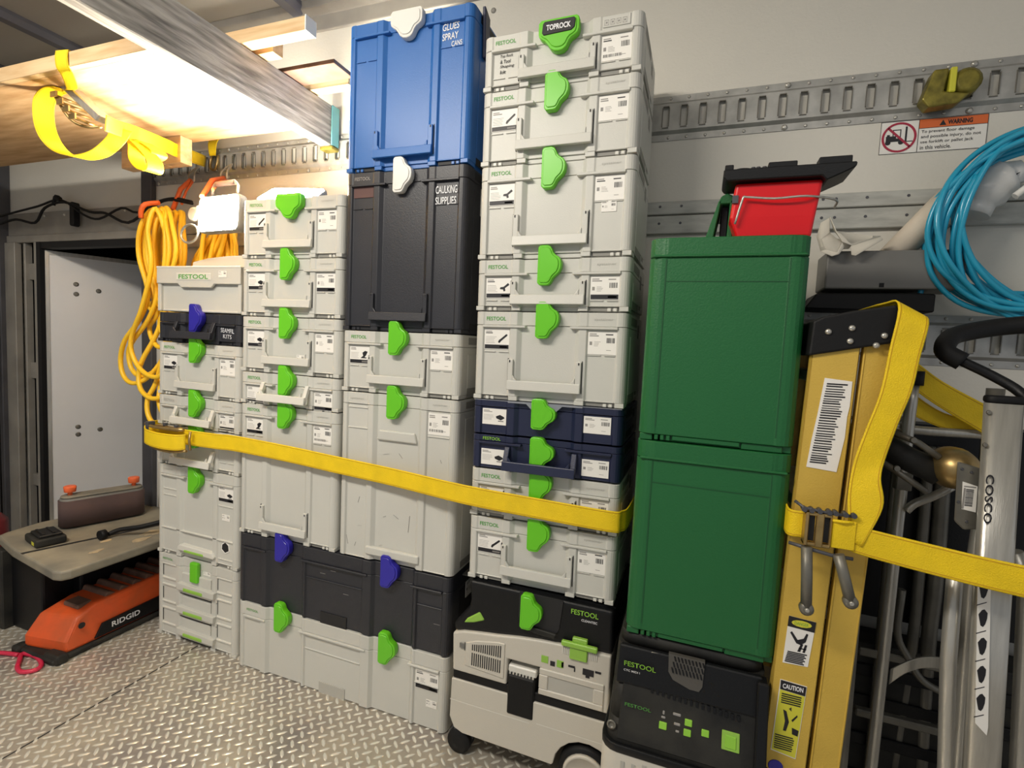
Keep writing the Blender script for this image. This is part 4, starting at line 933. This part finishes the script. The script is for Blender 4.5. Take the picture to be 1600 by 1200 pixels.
# table
b = MB(); b.prism([(-2.40, -.47), (-2.385, -.50), (-2.20, -.545), (-1.885, -.592), (-1.856, -.585), (-1.845, -.56), (-1.838, -.12), (-1.86, -.01), (-2.36, -.01), (-2.42, -.35)], 'z', .302, .336)
b.build('table', 'table', t, world=True, bevel=.008, segs=3)
MB().hexa([(-2.13, -.555, .3355), (-2.115, -.557, .3355), (-1.93, -.01, .3355), (-1.945, -.01, .3355), (-2.13, -.555, .3368), (-2.115, -.557, .3368), (-1.93, -.01, .3368), (-1.945, -.01, .3368)]).build('table_seam', 'slot', t, world=True)
rs = random.Random(9)
for cx_, cy_, r_ in ((-1.91, -.10, .055), (-1.93, -.22, .05), (-1.90, -.30, .03), (-2.0, -.36, .022), (-1.93, -.44, .022)):
    Q = [(cx_+r_*.7*rs.uniform(.5, 1.1)*math.cos(a*.449), cy_+r_*1.3*rs.uniform(.5, 1.1)*math.sin(a*.449)) for a in range(14)]
    MB().prism(Q, 'z', .3355, .3375).build('sawdust', 'dustpile', t, world=True)['kind'] = 'stuff'
# belt unit: stadium-shaped abrasive belt standing on the table
def stad(p0, p1, r, n=8):
    d = Vector(p1)-Vector(p0); a0 = math.atan2(d.y, d.x); P = []
    for k in range(n+1): a = a0+math.pi/2+math.pi*k/n; P.append((p0[0]+r*math.cos(a), p0[1]+r*math.sin(a)))
    for k in range(n+1): a = a0-math.pi/2+math.pi*k/n; P.append((p1[0]+r*math.cos(a), p1[1]+r*math.sin(a)))
    return P
p0, p1 = (-2.262, -.330), (-2.195, -.130)
b = MB(); b.prism(stad(p0, p1, .038), 'z', .345, .448, 0, True); bl = b.build('sanding_belt', 'belt', t, world=True)
b = MB(); b.prism(stad(p0, p1, .033), 'z', .40, .456, 0, True); b.build('platen', 'greybox', t, world=True)
b = MB(); b.prism(stad(p0, p1, .030), 'z', .456, .466, 0, True); b.build('top_cover', 'table', t, world=True, bevel=.003)
for q in (p0, p1):
    b = MB(); b.lathe([(.008, 0), (.008, .012), (.019, .013), (.021, .034), (.018, .037)], (q[0], q[1], .466), 'z', 14); b.build('knob', 'orange2', t, world=True, bevel=.001)
b = MB(); b.tube([(-1.85, -.20, .40), (-1.93, -.27, .375), (-2.0, -.31, .362), (-2.02, -.34, .35)], .009, 8, smooth=4); b.lathe([(.018, 0), (.018, .02), (.008, .02)], (-2.02, -.37, .356), 'y', 12); b.build('cable_lead', 'rubber', t, world=True)
MB().tube([(-1.98, -.06, .30), (-1.97, -.05, .22), (-1.93, -.05, .18)], .006, 8, smooth=3).build('power_lead', 'rubber', t, world=True)
MB().box(-2.0, -.04, .20, -1.93, -.03, .30).build('tag', 'paper', t, world=True)
t = thing('battery_pack', 'dusty black tool battery lying on the sander table', 'battery', (-2.17, -.46, .337)); t.rotation_euler = (0, 0, -.22)
MB().box(-.062, -.045, .0008, .062, .045, .030).build('cell_case', 'dust', t, bevel=.008, segs=3)
MB().box(-.045, -.032, .029, .050, .036, .040).build('terminal_block', 'blackp', t, bevel=.003)
MB().box(-.04, -.020, .040, .040, -.012, .043).box(-.04, .010, .040, .040, .018, .043).build('rail', 'blackp', t, bevel=.001)
MB().box(.020, -.0455, .008, .045, -.0445, .02).build('label', 'yelsticker', t)
t = thing('extension_cord', 'short red cord looped on the tread plate in front of the sander', 'cord', (-2.0, -.6, .006))
MB().tube([(-2.9, -.82, .008), (-2.5, -.72, .008), (-2.25, -.66, .008), (-2.12, -.615, .008), (-2.06, -.60, .008)], .007, 8, smooth=4).build('cord', 'pinkc', t, world=True)
MB().tube([(-2.055, -.595, .008), (-2.02, -.618, .008), (-1.985, -.640, .008), (-1.945, -.648, .008), (-1.918, -.625, .008), (-1.935, -.600, .008), (-1.99, -.585, .010), (-2.04, -.588, .010)], .007, 8, closed=True, smooth=4).build('loop', 'pinkc', t, world=True)
t = thing('red_can', 'dull red canister behind the sander at the far left edge', 'canister', (-2.85, -.35, 0))
b = MB(); b.lathe([(.07, 0), (.075, .01), (.075, .26), (.05, .29), (.02, .30)], (-2.85, -.33, 0), 'z', 18); b.build('canister', mat('dull_red', s('7d2f33'), .5, var=.4, vscale=10), t, world=True)

# ------------------------------------------------------------------ right-hand wall things
t = thing('warning_sign', 'white and orange WARNING sticker on the wall below the high cargo track', 'sign', (.56, 0, 1.72))
sx0, sx1, sz0, sz1 = .449, .671, 1.682, 1.763; xm = .531
MB().box(sx0, -.0012, sz0, sx1, 0, sz1).build('sticker', 'paper', t, world=True)
MB().box(xm, -.0016, sz1-.022, sx1-.001, -.001, sz1-.001).build('orange_band', 'warnor', t, world=True)
b = MB()
for q in ((sx0, sz0, sx1, sz0+.001), (sx0, sz1-.001, sx1, sz1), (sx0, sz0, sx0+.001, sz1), (sx1-.001, sz0, sx1, sz1), (xm-.0006, sz0, xm+.0006, sz1), (xm, sz1-.023, sx1, sz1-.022)): b.box(q[0], -.0018, q[1], q[2], -.001, q[3])
cx, cz = (sx0+xm)/2, (sz0+sz1)/2
b.prism([(.573, 1.7445), (.587, 1.7445), (.580, 1.7575)], 'y', -.0021, -.0015)
b.box(cx-.028, -.0018, cz-.010, cx-.006, -.0012, cz+.004); b.box(cx-.026, -.0018, cz+.004, cx-.020, -.0012, cz+.008)
b.prism(arc(cx-.023, cz-.012, .006, 0, 350, 10), 'y', -.0019, -.0012); b.prism(arc(cx+.005, cz-.012, .006, 0, 350, 10), 'y', -.0019, -.0012)
b.box(cx-.006, -.0018, cz-.010, cx+.006, -.0012, cz-.002); b.box(cx-.014, -.0018, cz+.004, cx-.012, -.0012, cz+.020); b.box(cx-.014, -.0018, cz+.018, cx+.002, -.0012, cz+.020); b.box(cx+.002, -.0018, cz-.006, cx+.004, -.0012, cz+.020)
b.box(cx+.013, -.0018, cz-.014, cx+.017, -.0012, cz+.026); b.box(cx+.017, -.0018, cz-.012, cx+.030, -.0012, cz-.010)
b.build('symbol', 'ink', t, world=True)
b = MB(); ro = arc(cx, cz, .0375, 0, 360, 36); ri = arc(cx, cz, .0325, 0, 360, 36)
for k in range(36): b.hexa([(ro[k][0], -.0023, ro[k][1]), (ro[k+1][0], -.0023, ro[k+1][1]), (ri[k+1][0], -.0023, ri[k+1][1]), (ri[k][0], -.0023, ri[k][1])]+[(ro[k][0], -.0015, ro[k][1]), (ro[k+1][0], -.0015, ro[k+1][1]), (ri[k+1][0], -.0015, ri[k+1][1]), (ri[k][0], -.0015, ri[k][1])])
q = .0245; b.hexa([(cx-q-.0018, -.0023, cz+q-.0018), (cx-q+.0018, -.0023, cz+q+.0018), (cx+q+.0018, -.0023, cz-q+.0018), (cx+q-.0018, -.0023, cz-q-.0018)]+[(cx-q-.0018, -.0015, cz+q-.0018), (cx-q+.0018, -.0015, cz+q+.0018), (cx+q+.0018, -.0015, cz-q+.0018), (cx+q-.0018, -.0015, cz-q-.0018)])
b.build('prohibition_ring', 'signred', t, world=True)
text('WARNING', .050, .0115, 'ink', t, (.590, -.0022, 1.7455), world=True, bold=.04)
for k, (tx, wd) in enumerate((('To prevent floor damage', .108), ('and possible injury, do not', .122), ('use forklift or pallet jack', .108), ('in this vehicle.', .064))): text(tx, wd, .0095, 'blkmark', t, (.537, -.0018, 1.7265-.0128*k), world=True, bold=.008)
t = thing('wall_box', 'grey painted metal box fixed low on the wall behind the ladder top', 'box', (.49, -.03, 1.33))
MB().box(.330, -.130, 1.322, .612, -.018, 1.414).build('box', 'greybox', t, world=True, bevel=.004, segs=2)
MB().box(.445, -.1306, 1.326, .455, -.1300, 1.336).build('stain', 'rubber', t, world=True)
t = thing('black_bar', 'black bar on the wall directly below the grey metal box', 'bar', (.45, -.03, 1.28))
MB().prism([(.29, 1.272), (.315, 1.311), (.52, 1.313), (.56, 1.311), (.56, 1.268)], 'y', -.13, -.018).build('bar', 'rubber', t, world=True, bevel=.003)
# rag
t = thing('rag', 'crumpled off-white rag draped over the grey wall box corner', 'rag', (.36, -.12, 1.42))
def sheet(nm, quads, m):
    b = MB()
    for Q in quads: k = len(b.v); b.v += list(Q); b.face(list(range(k, k+len(Q))), 0, True)
    o = b.build(nm, m, t, world=True); md = o.modifiers.new('s', 'SOLIDIFY'); md.thickness = .0025; md = o.modifiers.new('v', 'BEVEL'); md.width = .001; return o
P = lambda x, z, y=-.09: (x, y, z)
sheet('folded_cloth', [[P(.309, 1.484, -.13), P(.324, 1.491, -.15), P(.331, 1.460, -.13), P(.352, 1.428, -.16), P(.344, 1.405, -.16), P(.322, 1.415, -.15), P(.310, 1.440, -.15)], [P(.324, 1.491, -.15), P(.340, 1.466, -.12), P(.365, 1.450, -.12), P(.436, 1.444, -.14), P(.372, 1.420, -.16), P(.352, 1.428, -.165), P(.338, 1.452, -.16)], [P(.372, 1.420, -.16), P(.436, 1.444, -.14), P(.439, 1.436, -.15), P(.384, 1.397, -.16), P(.376, 1.400, -.155)], [P(.309, 1.484, -.13), P(.310, 1.440, -.15), P(.322, 1.415, -.15), P(.312, 1.412, -.14), P(.302, 1.450, -.13)], [P(.312, 1.412, -.14), P(.334, 1.396, -.16), P(.348, 1.400, -.165), P(.362, 1.420, -.15), P(.352, 1.428, -.165), P(.344, 1.405, -.16), P(.322, 1.415, -.15)], [P(.322, 1.435, -.14), P(.345, 1.445, -.12), P(.39, 1.44, -.12), P(.372, 1.416, -.14), P(.33, 1.414, -.14)]], 'cloth')
t = thing('paper_roll', 'cream rolled paper tube leaning behind the blue hose', 'roll', (.55, -.08, 1.44))
b = MB(); b.tube([(.485, -.070, 1.37), (.600, -.070, 1.540)], .045, 28); b.build('roll', 'card', t, world=True, fn=lambda p: (p[0], p[1], max(p[2], 1.4146)))
t = thing('plastic_bag', 'white crumpled plastic bag seen through the blue hose coil', 'bag', (.66, -.09, 1.54))
b = MB(); b.tube([(.63, -.085, 1.500), (.645, -.085, 1.54), (.665, -.09, 1.575), (.69, -.09, 1.59), (.70, -.09, 1.565)], [.032, .045, .048, .03, .018], 12, smooth=3); b.build('bag', 'bag', t, world=True)
MB().tube([(.68, -.14, 1.525), (.70, -.14, 1.545), (.72, -.14, 1.54)], .008, 8).build('tie', 'paper', t, world=True)
t = thing('air_hose', 'coiled translucent blue air hose hanging on the wall at far right', 'hose', (.74, -.12, 1.66))
rh = random.Random(11)
for k in range(15):
    cx, cz = .742+rh.uniform(-.012, .012), 1.468+rh.uniform(-.010, .010); rx, rz = .155+.045*rh.random(), .172+.040*rh.random(); y0 = -.165+.07*rh.random(); ph = rh.uniform(-.12, .12)
    pts = []
    for a in range(16):
        an = a/16*2*math.pi; rr = 1+.06*math.sin(2*an+k)+.03*math.sin(3*an+k*1.7)
        pts.append((cx+rx*rr*math.cos(an+ph), y0+.012*math.sin(an*2+k), cz+rz*rr*math.sin(an+ph)-.0))
    MB().tube(pts, .0062, 8, closed=True, smooth=5).build('hose_loop', 'hose', t, world=True)
for pts in ([(.60, -.1, 1.62), (.578, -.100, 1.580), (.557, -.105, 1.494), (.542, -.105, 1.374), (.532, -.105, 1.24)], [(.575, -.15, 1.58), (.550, -.150, 1.52), (.545, -.150, 1.45), (.568, -.150, 1.375), (.615, -.150, 1.312), (.70, -.150, 1.255)], [(.60, -.16, 1.57), (.580, -.160, 1.500), (.592, -.160, 1.425), (.628, -.160, 1.356), (.690, -.160, 1.300), (.80, -.160, 1.26)], [(.70, -.17, 1.54), (.705, -.17, 1.46), (.725, -.17, 1.36), (.745, -.17, 1.2)], [(.71, -.17, 1.54), (.725, -.175, 1.47), (.76, -.175, 1.42)]):
    MB().tube(pts, .0062, 8, smooth=6).build('hose_tail', 'hose', t, world=True)

# ------------------------------------------------------------------ yellow step ladder
t = thing('step_ladder', 'folded yellow fibreglass step ladder with black top cap and stickers', 'ladder', (.33, -.3, 0))
def lx(z): return .0225*(z-.33)/.84      # lean to the right towards the top
def lean(p): x, y, z = p; return (x+lx(z), y, z)
YL = -.500
for y0, y1 in ((YL, YL+.026), (-.09, -.064)):
    fr = y0 == YL
    web = y0 if fr else y1-.004
    b = MB(); b.box(.228, web, .002, .305, web+.004, 1.20); b.box(.228, y0, .002, .232, y1, 1.20); b.box(.301, y0, .002, .305, y1, 1.20); b.build('front_rail', 'fibre', t, world=True, fn=lean, bevel=.002)
    web += .006
    b = MB(); b.box(.312, web, .002, .362, web+.004, 1.18); b.box(.312, y0+.004, .002, .316, y1, 1.18); b.box(.358, y0+.004, .002, .362, y1, 1.18); b.build('rear_rail', 'fibre', t, world=True, fn=lean, bevel=.002)
for z in (.28, .56, .84, 1.10): MB().box(.235, YL+.03, z, .300, -.092, z+.022).build('step', 'alu', t, world=True, fn=lean, bevel=.002)
for z in (.35, .70, 1.0): MB().box(.325, YL+.03, z, .350, -.092, z+.02).build('rear_bar', 'alu', t, world=True, fn=lean, bevel=.002)
b = MB(); b.prism([(.243, 1.150), (.246, 1.215), (.262, 1.224), (.31, 1.236), (.372, 1.247), (.396, 1.235), (.402, 1.190), (.396, 1.184)], 'y', YL-.008, -.055); b.build('top_cap', 'rubber', t, world=True, bevel=.004, segs=2)
for x, z in ((.272, 1.196), (.309, 1.204), (.308, 1.180), (.360, 1.192), (.349, 1.174)):
    b = MB(); b.lathe([(.0058, 0), (.005, -.003), (.002, -.0045)], (x, YL-.008, z), 'y', 12); b.build('rivet', 'alu', t, world=True)
# stickers
def stick(pts, m, nm='sticker', dy=0): return MB().prism(pts, 'y', YL-.0012-dy, YL-.0002-dy).build(nm, m, t, world=True)
stick([(.2745, 1.110), (.3195, 1.106), (.3190, 1.06), (.3165, 1.04), (.3160, 1.0), (.308, .934), (.2575, .938), (.262, .99), (.268, 1.04)], 'paper')
b = MB(); rl = random.Random(2); z = 1.098
while z > .945:
    k = (1.1-z)/.165; x0 = .279-.018*k; x1 = x0+.034*(.75+.25*rl.random()); b.box(x0, YL-.0018, z, x1, YL-.001, z+.0014+.0012*rl.random()); z -= .0042+.001*rl.random()
b.build('sticker_print', 'ink', t, world=True)
stick([(.2515, .640), (.2985, .637), (.2915, .545), (.2475, .543)], 'paper'); stick([(.2515, .640), (.2985, .637), (.2972, .616), (.2505, .619)], 'ink', 'sticker_head', .0004)
b = MB(); b.prism([(.2742+.0175*math.cos(a*.524), .6285+.0065*math.sin(a*.524)) for a in range(12)], 'y', YL-.0024, YL-.0014); b.build('sticker_oval', 'yelsticker', t, world=True)
text('DANGER', .024, .006, 'grnink', t, (.262, YL-.0026, .6255), world=True)
b = MB()   # falling figure and ladder
for q in ([(.256, .607), (.259, .610), (.270, .595), (.280, .600), (.284, .611), (.287, .610), (.284, .594), (.276, .586), (.268, .588)], [(.276, .588), (.280, .588), (.276, .572), (.271, .572)], [(.283, .588), (.287, .588), (.284, .572), (.280, .572)], [(.273, .580), (.286, .580), (.286, .578), (.273, .578)]): b.prism(q, 'y', YL-.0018, YL-.001)
for k in range(7): b.box(.2545-.0006*k, YL-.0018, .567-.0034*k, .288-.0006*k-.003*(k % 2), YL-.001, .5692-.0034*k)
b.build('sticker_print', 'ink', t, world=True)
stick([(.2465, .508), (.2935, .505), (.2855, .352), (.2405, .358)], 'paper'); stick([(.2475, .487), (.2915, .484), (.2845, .354), (.2418, .360)], 'yelsticker', 'sticker_body', .0004); stick([(.2475, .507), (.2925, .504), (.2915, .485), (.2475, .488)], 'ink', 'sticker_head', .0006)
text('CAUTION', .036, .010, 'marker', t, (.2515, YL-.0022, .4915), world=True, bold=.03)
b = MB(); rl = random.Random(4)
for k in range(5): b.box(.251, YL-.0022, .479-.0045*k, .285+.003*rl.random(), YL-.0014, .4812-.0045*k)
for k in range(7): b.box(.2455, YL-.0022, .392-.0045*k, .276+.004*rl.random(), YL-.0014, .3942-.0045*k)
for q in ([(.256, .448), (.262, .446), (.268, .425), (.264, .405), (.259, .405), (.261, .425)], [(.266, .452), (.270, .456), (.2705, .448)], [(.272, .430), (.281, .443), (.282, .440), (.274, .427)], [(.274, .415), (.286, .412), (.285, .400), (.275, .402)]): b.prism(q, 'y', YL-.0022, YL-.0014)
b.build('sticker_print', 'ink', t, world=True)
b = MB(); b.lathe([(.014, 0), (.013, -.001)], (.252, YL-.0002, .325), 'y', 16); b.build('round_badge', 'violet', t, world=True)

# ------------------------------------------------------------------ strap over the ladder
t = thing('ladder_strap', 'yellow ratchet strap draped over the ladder and running right', 'strap', (.33, -.52, 1.25))
A = [(.372, -.20, 1.256), (.375, -.42, 1.258), (.375, -.512, 1.248), (.366, -.522, 1.17), (.356, -.53, 1.09), (.338, -.535, 1.02), (.324, -.54, .961), (.319, -.545, .905), (.321, -.55, .865), (.326, -.552, .825)]
B = [(.424, -.20, 1.225), (.424, -.42, 1.228), (.422, -.510, 1.222), (.412, -.52, 1.154), (.403, -.528, 1.097), (.387, -.532, 1.039), (.372, -.535, .973), (.366, -.545, .939), (.371, -.552, .890), (.345, -.555, .815)]
MB().ribbon(A, B, .0025, 0, True, 6).build('webbing', ['strap', 'stitch'], t, world=True)
A = [(.326, -.548, .856), (.345, -.552, .850), (.440, -.560, .840), (.559, -.580, .833), (.80, -.60, .825)]; B = [(.326, -.548, .806), (.345, -.552, .800), (.440, -.560, .789), (.559, -.580, .782), (.80, -.60, .77)]
MB().ribbon(A, B, .0025, 0, True, 5).build('webbing', ['strap', 'stitch'], t, world=True)
A = [(.238, -.44, .858), (.231, -.50, .858), (.236, -.528, .858), (.262, -.534, .860)]; MB().ribbon(A, [(x, y, z-.050) for x, y, z in A], .0025, 0, True, 4).build('webbing', ['strap', 'stitch'], t, world=True)
b = MB(); b.tube([(.296, -.556, .856), (.312, -.560, .857), (.328, -.556, .857)], .003, 8); b.prism([(.297, .858), (.334, .858), (.334, .806), (.297, .806)], 'y', -.556, -.553); b.build('webbing_roll', ['strap'], t, world=True, bevel=.001)
rt = MB(); x0, x1, z0, z1 = .253, .296, .804, .866
rt.box(x0, -.560, z1-.006, x1, -.535, z1); rt.box(x0, -.560, z0, x1, -.535, z0+.006); rt.box(x0, -.562, z0, x0+.006, -.535, z1); rt.box(x0+.018, -.562, z0, x0+.030, -.550, z1); rt.box(x1-.003, -.56, z0, x1, -.535, z1)
rt.build('ratchet_frame', 'zinc', t, world=True, bevel=.002)
MB().box(x0+.008, -.552, z0+.008, x0+.017, -.548, z1-.008).box(x0+.031, -.552, z0+.008, x1-.002, -.546, z1-.008).build('ratchet_slot', 'slot', t, world=True)
b = MB()
for x in (.250, .262, .275, .29, .30, .315, .328): b.cyl((x, -.562, .870), (x, -.545, .870), .0045, 8)
b.tube([(.236, -.545, .880), (.25, -.555, .872), (.29, -.556, .868), (.33, -.556, .868)], .003, 8); b.tube([(.232, -.545, .80), (.26, -.556, .798), (.30, -.556, .792), (.334, -.552, .790)], .0035, 8)
b.build('ratchet_gear', 'steel', t, world=True)
for p, q in (((.259, -.560, .802), (.266, -.566, .690)), ((.310, -.558, .796), (.334, -.562, .716))):
    b = MB(); b.tube([p, (p[0]*.5+q[0]*.5, (p[1]+q[1])/2-.003, (p[2]+q[2])/2), q], .0095, 10); b.build('ratchet_handle', 'darkalu', t, world=True)
    b = MB(); b.lathe([(.012, .006), (.012, -.006), (.006, -.009)], q, 'y', 14); b.lathe([(.005, -.008), (.003, -.012)], q, 'y', 10, 1); b.build('handle_end', ['darkalu', 'alu'], t, world=True)
A = [(.40, -.32, 1.19), (.44, -.31, 1.172), (.478, -.30, 1.150), (.530, -.30, 1.110), (.62, -.30, 1.060)]; B = [(.40, -.31, 1.14), (.43, -.31, 1.128), (.470, -.30, 1.100), (.520, -.30, 1.062), (.62, -.30, 1.000)]
MB().ribbon(A, B, .0025, 0, True, 4).build('webbing', ['strap', 'stitch'], t, world=True)
A = [(.47, -.28, 1.100), (.51, -.275, 1.065), (.56, -.275, 1.040), (.63, -.28, 1.040)]; B = [(.46, -.28, 1.06), (.50, -.275, 1.030), (.56, -.275, 1.008), (.63, -.28, 1.004)]
MB().ribbon(A, B, .0025, 0, True, 4).build('webbing', ['strap', 'stitch'], t, world=True)

# ------------------------------------------------------------------ aluminium hand truck
t = thing('hand_truck', 'aluminium folding hand truck with black foam handle, right of the ladder', 'hand truck', (.56, -.45, 0))
def hl(z): return .030*(1.084-z)/.66
def hln(p): x, y, z = p; return (x+hl(z), y, z)
b = MB(); b.prism(rrect(.517, .568, -.515, -.488, .011), 'z', .06, 1.084, 0, True); b.build('side_rail', 'alu', t, world=True, fn=hln)
b = MB(); b.prism(rrect(.516, .569, -.516, -.487, .011), 'z', 1.084, 1.097, 0, True); b.build('rail_cap', 'rubber', t, world=True, bevel=.004, segs=2)
b = text('COSCO', .085, .0115, 'ink', t, (.5235, -.5172, .962), world=True, vert=True, bold=.02, name='rail_lettering')
b.rotation_euler = (0, -.045, 0)
for z in (1.068, 1.012): MB().lathe([(.004, 0), (.003, -.003)], (.519, -.513, z), 'y', 10).build('rail_rivet', 'darkalu', t, world=True)
MB().tube([(.594, -.36, .913), (.589, -.36, .718), (.603, -.36, .331), (.61, -.36, .04)], .0135, 12).build('tube', 'alu', t, world=True)
MB().tube([(.485+.03, -.47, .80), (.521, -.47, .60), (.535, -.47, .40), (.56, -.47, .04)], .0125, 12).build('tube', 'alu', t, world=True)
MB().tube([(.600, -.46, .82), (.625, -.46, .745), (.644, -.46, .426), (.66, -.46, .04)], .013, 12).build('tube', 'alu', t, world=True)
b = MB(); b.prism([(.500, .973), (.536, .964), (.541, .855), (.520, .850), (.505, .864)], 'y', -.475, -.470); pl = b.build('hinge_plate', 'darkalu', t, world=True, bevel=.002)
MB().prism([(.5095, .938), (.5315, .932), (.533, .885), (.5125, .888)], 'y', -.4762, -.4752).build('barcode_label', 'paper', t, world=True)
b = MB(); z = .895
while z < .925: h_ = random.choice((.001, .0016)); b.box(.5155, -.4768, z, .5265, -.476, z+h_); z += h_+.0012
b.build('barcode', 'ink', t, world=True)
MB().box(.512, -.4768, .929, .529, -.476, .931).box(.512, -.4768, .889, .5145, -.476, .927).build('label_text', 'greyink', t, world=True)
for x, z in ((.507, .960), (.521, .956), (.507, .90), (.522, .866)): MB().lathe([(.0028, 0), (.002, -.0015)], (x, -.475, z), 'y', 8).build('plate_rivet', 'steel', t, world=True)
b = MB(); b.lathe([(.038, .03), (.040, .01), (.036, -.012), (.026, -.026), (.012, -.034), (.001, -.036)], (.515, -.43, .952), 'y', 24); b.build('wheel_hub', 'zinc', t, world=True)
b = MB(); b.tube([(.400, -.40, .985), (.44, -.41, .962), (.495, -.42, .938)], .024, 16); b.build('wheel', 'dust', t, world=True)
b = MB(); b.tube([(.415, -.43, 1.010), (.45, -.44, .996), (.485, -.44, .972)], .006, 8); b.tube([(.40, -.43, .95), (.44, -.44, .925), (.47, -.44, .905)], .006, 8)
b.lathe([(.006, 0), (.005, -.006)], (.438, -.452, 1.002), 'y', 10); b.lathe([(.006, 0), (.005, -.006)], (.417, -.45, .945), 'y', 10); b.build('axle_clamp', 'darkalu', t, world=True)
MB().tube([(.72, -.36, 1.240), (.649, -.380, 1.231), (.575, -.380, 1.221), (.510, -.400, 1.205), (.485, -.420, 1.190), (.477, -.440, 1.169), (.500, -.450, 1.152)], .0165, 14, smooth=5).build('foam_grip', 'rubber', t, world=True)
MB().tube([(.495, -.450, 1.155), (.540, -.460, 1.130), (.571, -.480, 1.105), (.582, -.500, 1.076), (.600, -.505, .99), (.61, -.50, .86)], .0085, 12, smooth=5).build('handle_bar', 'blackp', t, world=True)
# ladder-style sticker strip on the rail
b = MB(); b.prism([(.528, .790), (.546, .790), (.5670, .520), (.5665, .505), (.549, .522)], 'y', -.5178, -.5162); b.build('instruction_strip', 'paper', t, world=True)
b = MB()
for k in range(5):
    z = .762-.050*k; x = .5385+.0036*k
    P_ = [(x+.0055*math.cos(a*.7)*(1+.3*math.sin(a*2)), z+.016*math.sin(a*.7)) for a in range(9)]
    b.prism(P_, 'y', -.5182, -.5174); b.hexa([(x-.007, -.5182, z-.030), (x+.006, -.5182, z-.022), (x+.006, -.5182, z-.0205), (x-.007, -.5182, z-.0285)]+[(x-.007, -.5174, z-.030), (x+.006, -.5174, z-.022), (x+.006, -.5174, z-.0205), (x-.007, -.5174, z-.0285)])
b.build('strip_pictures', 'ink', t, world=True)

# ------------------------------------------------------------------ folded metal cart behind
t = thing('folded_cart', 'folded tubular aluminium cart frame between ladder and hand truck', 'cart', (.5, -.3, 0))
for nm, P_, r, m in (('frame_tube', [(.478, -.30, 1.10), (.477, -.30, .895), (.477, -.30, .567), (.476, -.30, .10), (.476, -.3, .02)], .0115, 'alu'), ('frame_tube', [(.583, -.12, .95), (.590, -.12, .631), (.591, -.12, .452), (.579, -.12, .10)], .012, 'darkalu'), ('frame_tube', [(.613, -.12, .95), (.623, -.12, .637), (.623, -.12, .460), (.637, -.12, .10)], .016, 'darkalu'),
    ('cross_bar', [(.43, -.27, 1.004), (.460, -.28, 1.010), (.497, -.28, 1.003), (.640, -.28, 1.006)], .0095, 'alu'), ('brace', [(.486, -.31, .832), (.500, -.31, .850), (.530, -.31, .870), (.560, -.31, .895)], .0085, 'alu'), ('brace', [(.532, -.20, .62), (.532, -.20, .512), (.559, -.20, .457), (.587, -.20, .415), (.631, -.20, .396), (.68, -.20, .396)], .008, 'darkalu'),
    ('frame_tube', [(.44, -.22, 1.05), (.44, -.22, .6), (.44, -.22, .05)], .010, 'darkalu'), ('frame_tube', [(.40, -.34, .9), (.405, -.34, .5), (.41, -.34, .05)], .012, 'darkalu'), ('frame_tube', [(.51, -.15, 1.02), (.515, -.15, .5), (.52, -.15, .05)], .010, 'darkalu'), ('frame_tube', [(.66, -.2, 1.1), (.67, -.2, .05)], .016, 'darkalu')):
    MB().tube(P_, r, 12, smooth=4).build(nm, m, t, world=True)
MB().tube([(.481, -.30, 1.10), (.481, -.30, 1.13)], .0155, 14).build('tube_cap', 'rubber', t, world=True)
MB().ribbon([(.492, -.30, .475), (.52, -.31, .508), (.556, -.31, .526), (.62, -.31, .532)], [(.492, -.30, .440), (.52, -.31, .482), (.556, -.31, .502), (.62, -.31, .508)], .004, 0, False, 5).build('bow_brace', ['alu', 'alu'], t, world=True)
MB().box(.46, -.22, .30, .68, -.20, .318).build('cross_bar', 'darkalu', t, world=True, bevel=.003); MB().box(.46, -.20, .44, .68, -.19, .46).build('cross_bar', 'darkalu', t, world=True, bevel=.003)
MB().box(.463, -.312, .875, .492, -.288, .915).build('tube_bracket', 'darkalu', t, world=True, bevel=.002)
t = thing('black_crate', 'black ribbed crate on the floor behind the folded cart', 'crate', (.6, -.1, 0))
b = MB(); b.box(.40, -.13, .001, .90, -.03, .44); b.build('crate', 'dust', t, world=True, bevel=.004)
for z in (.08, .18, .28, .36): MB().box(.40, -.138, z, .90, -.13, z+.03).build('rib', 'blackp', t, world=True, bevel=.002)
MB().box(.36, -.10, .5, .95, -.03, 1.0).build('dark_sheet', 'blackp'); single(D.objects['dark_sheet'], 'dark backing sheet behind the folded cart tubes', 'sheet')  # plain black backing behind the cart tubes
for o in D.objects:
    if '_o' in o: del o['_o']
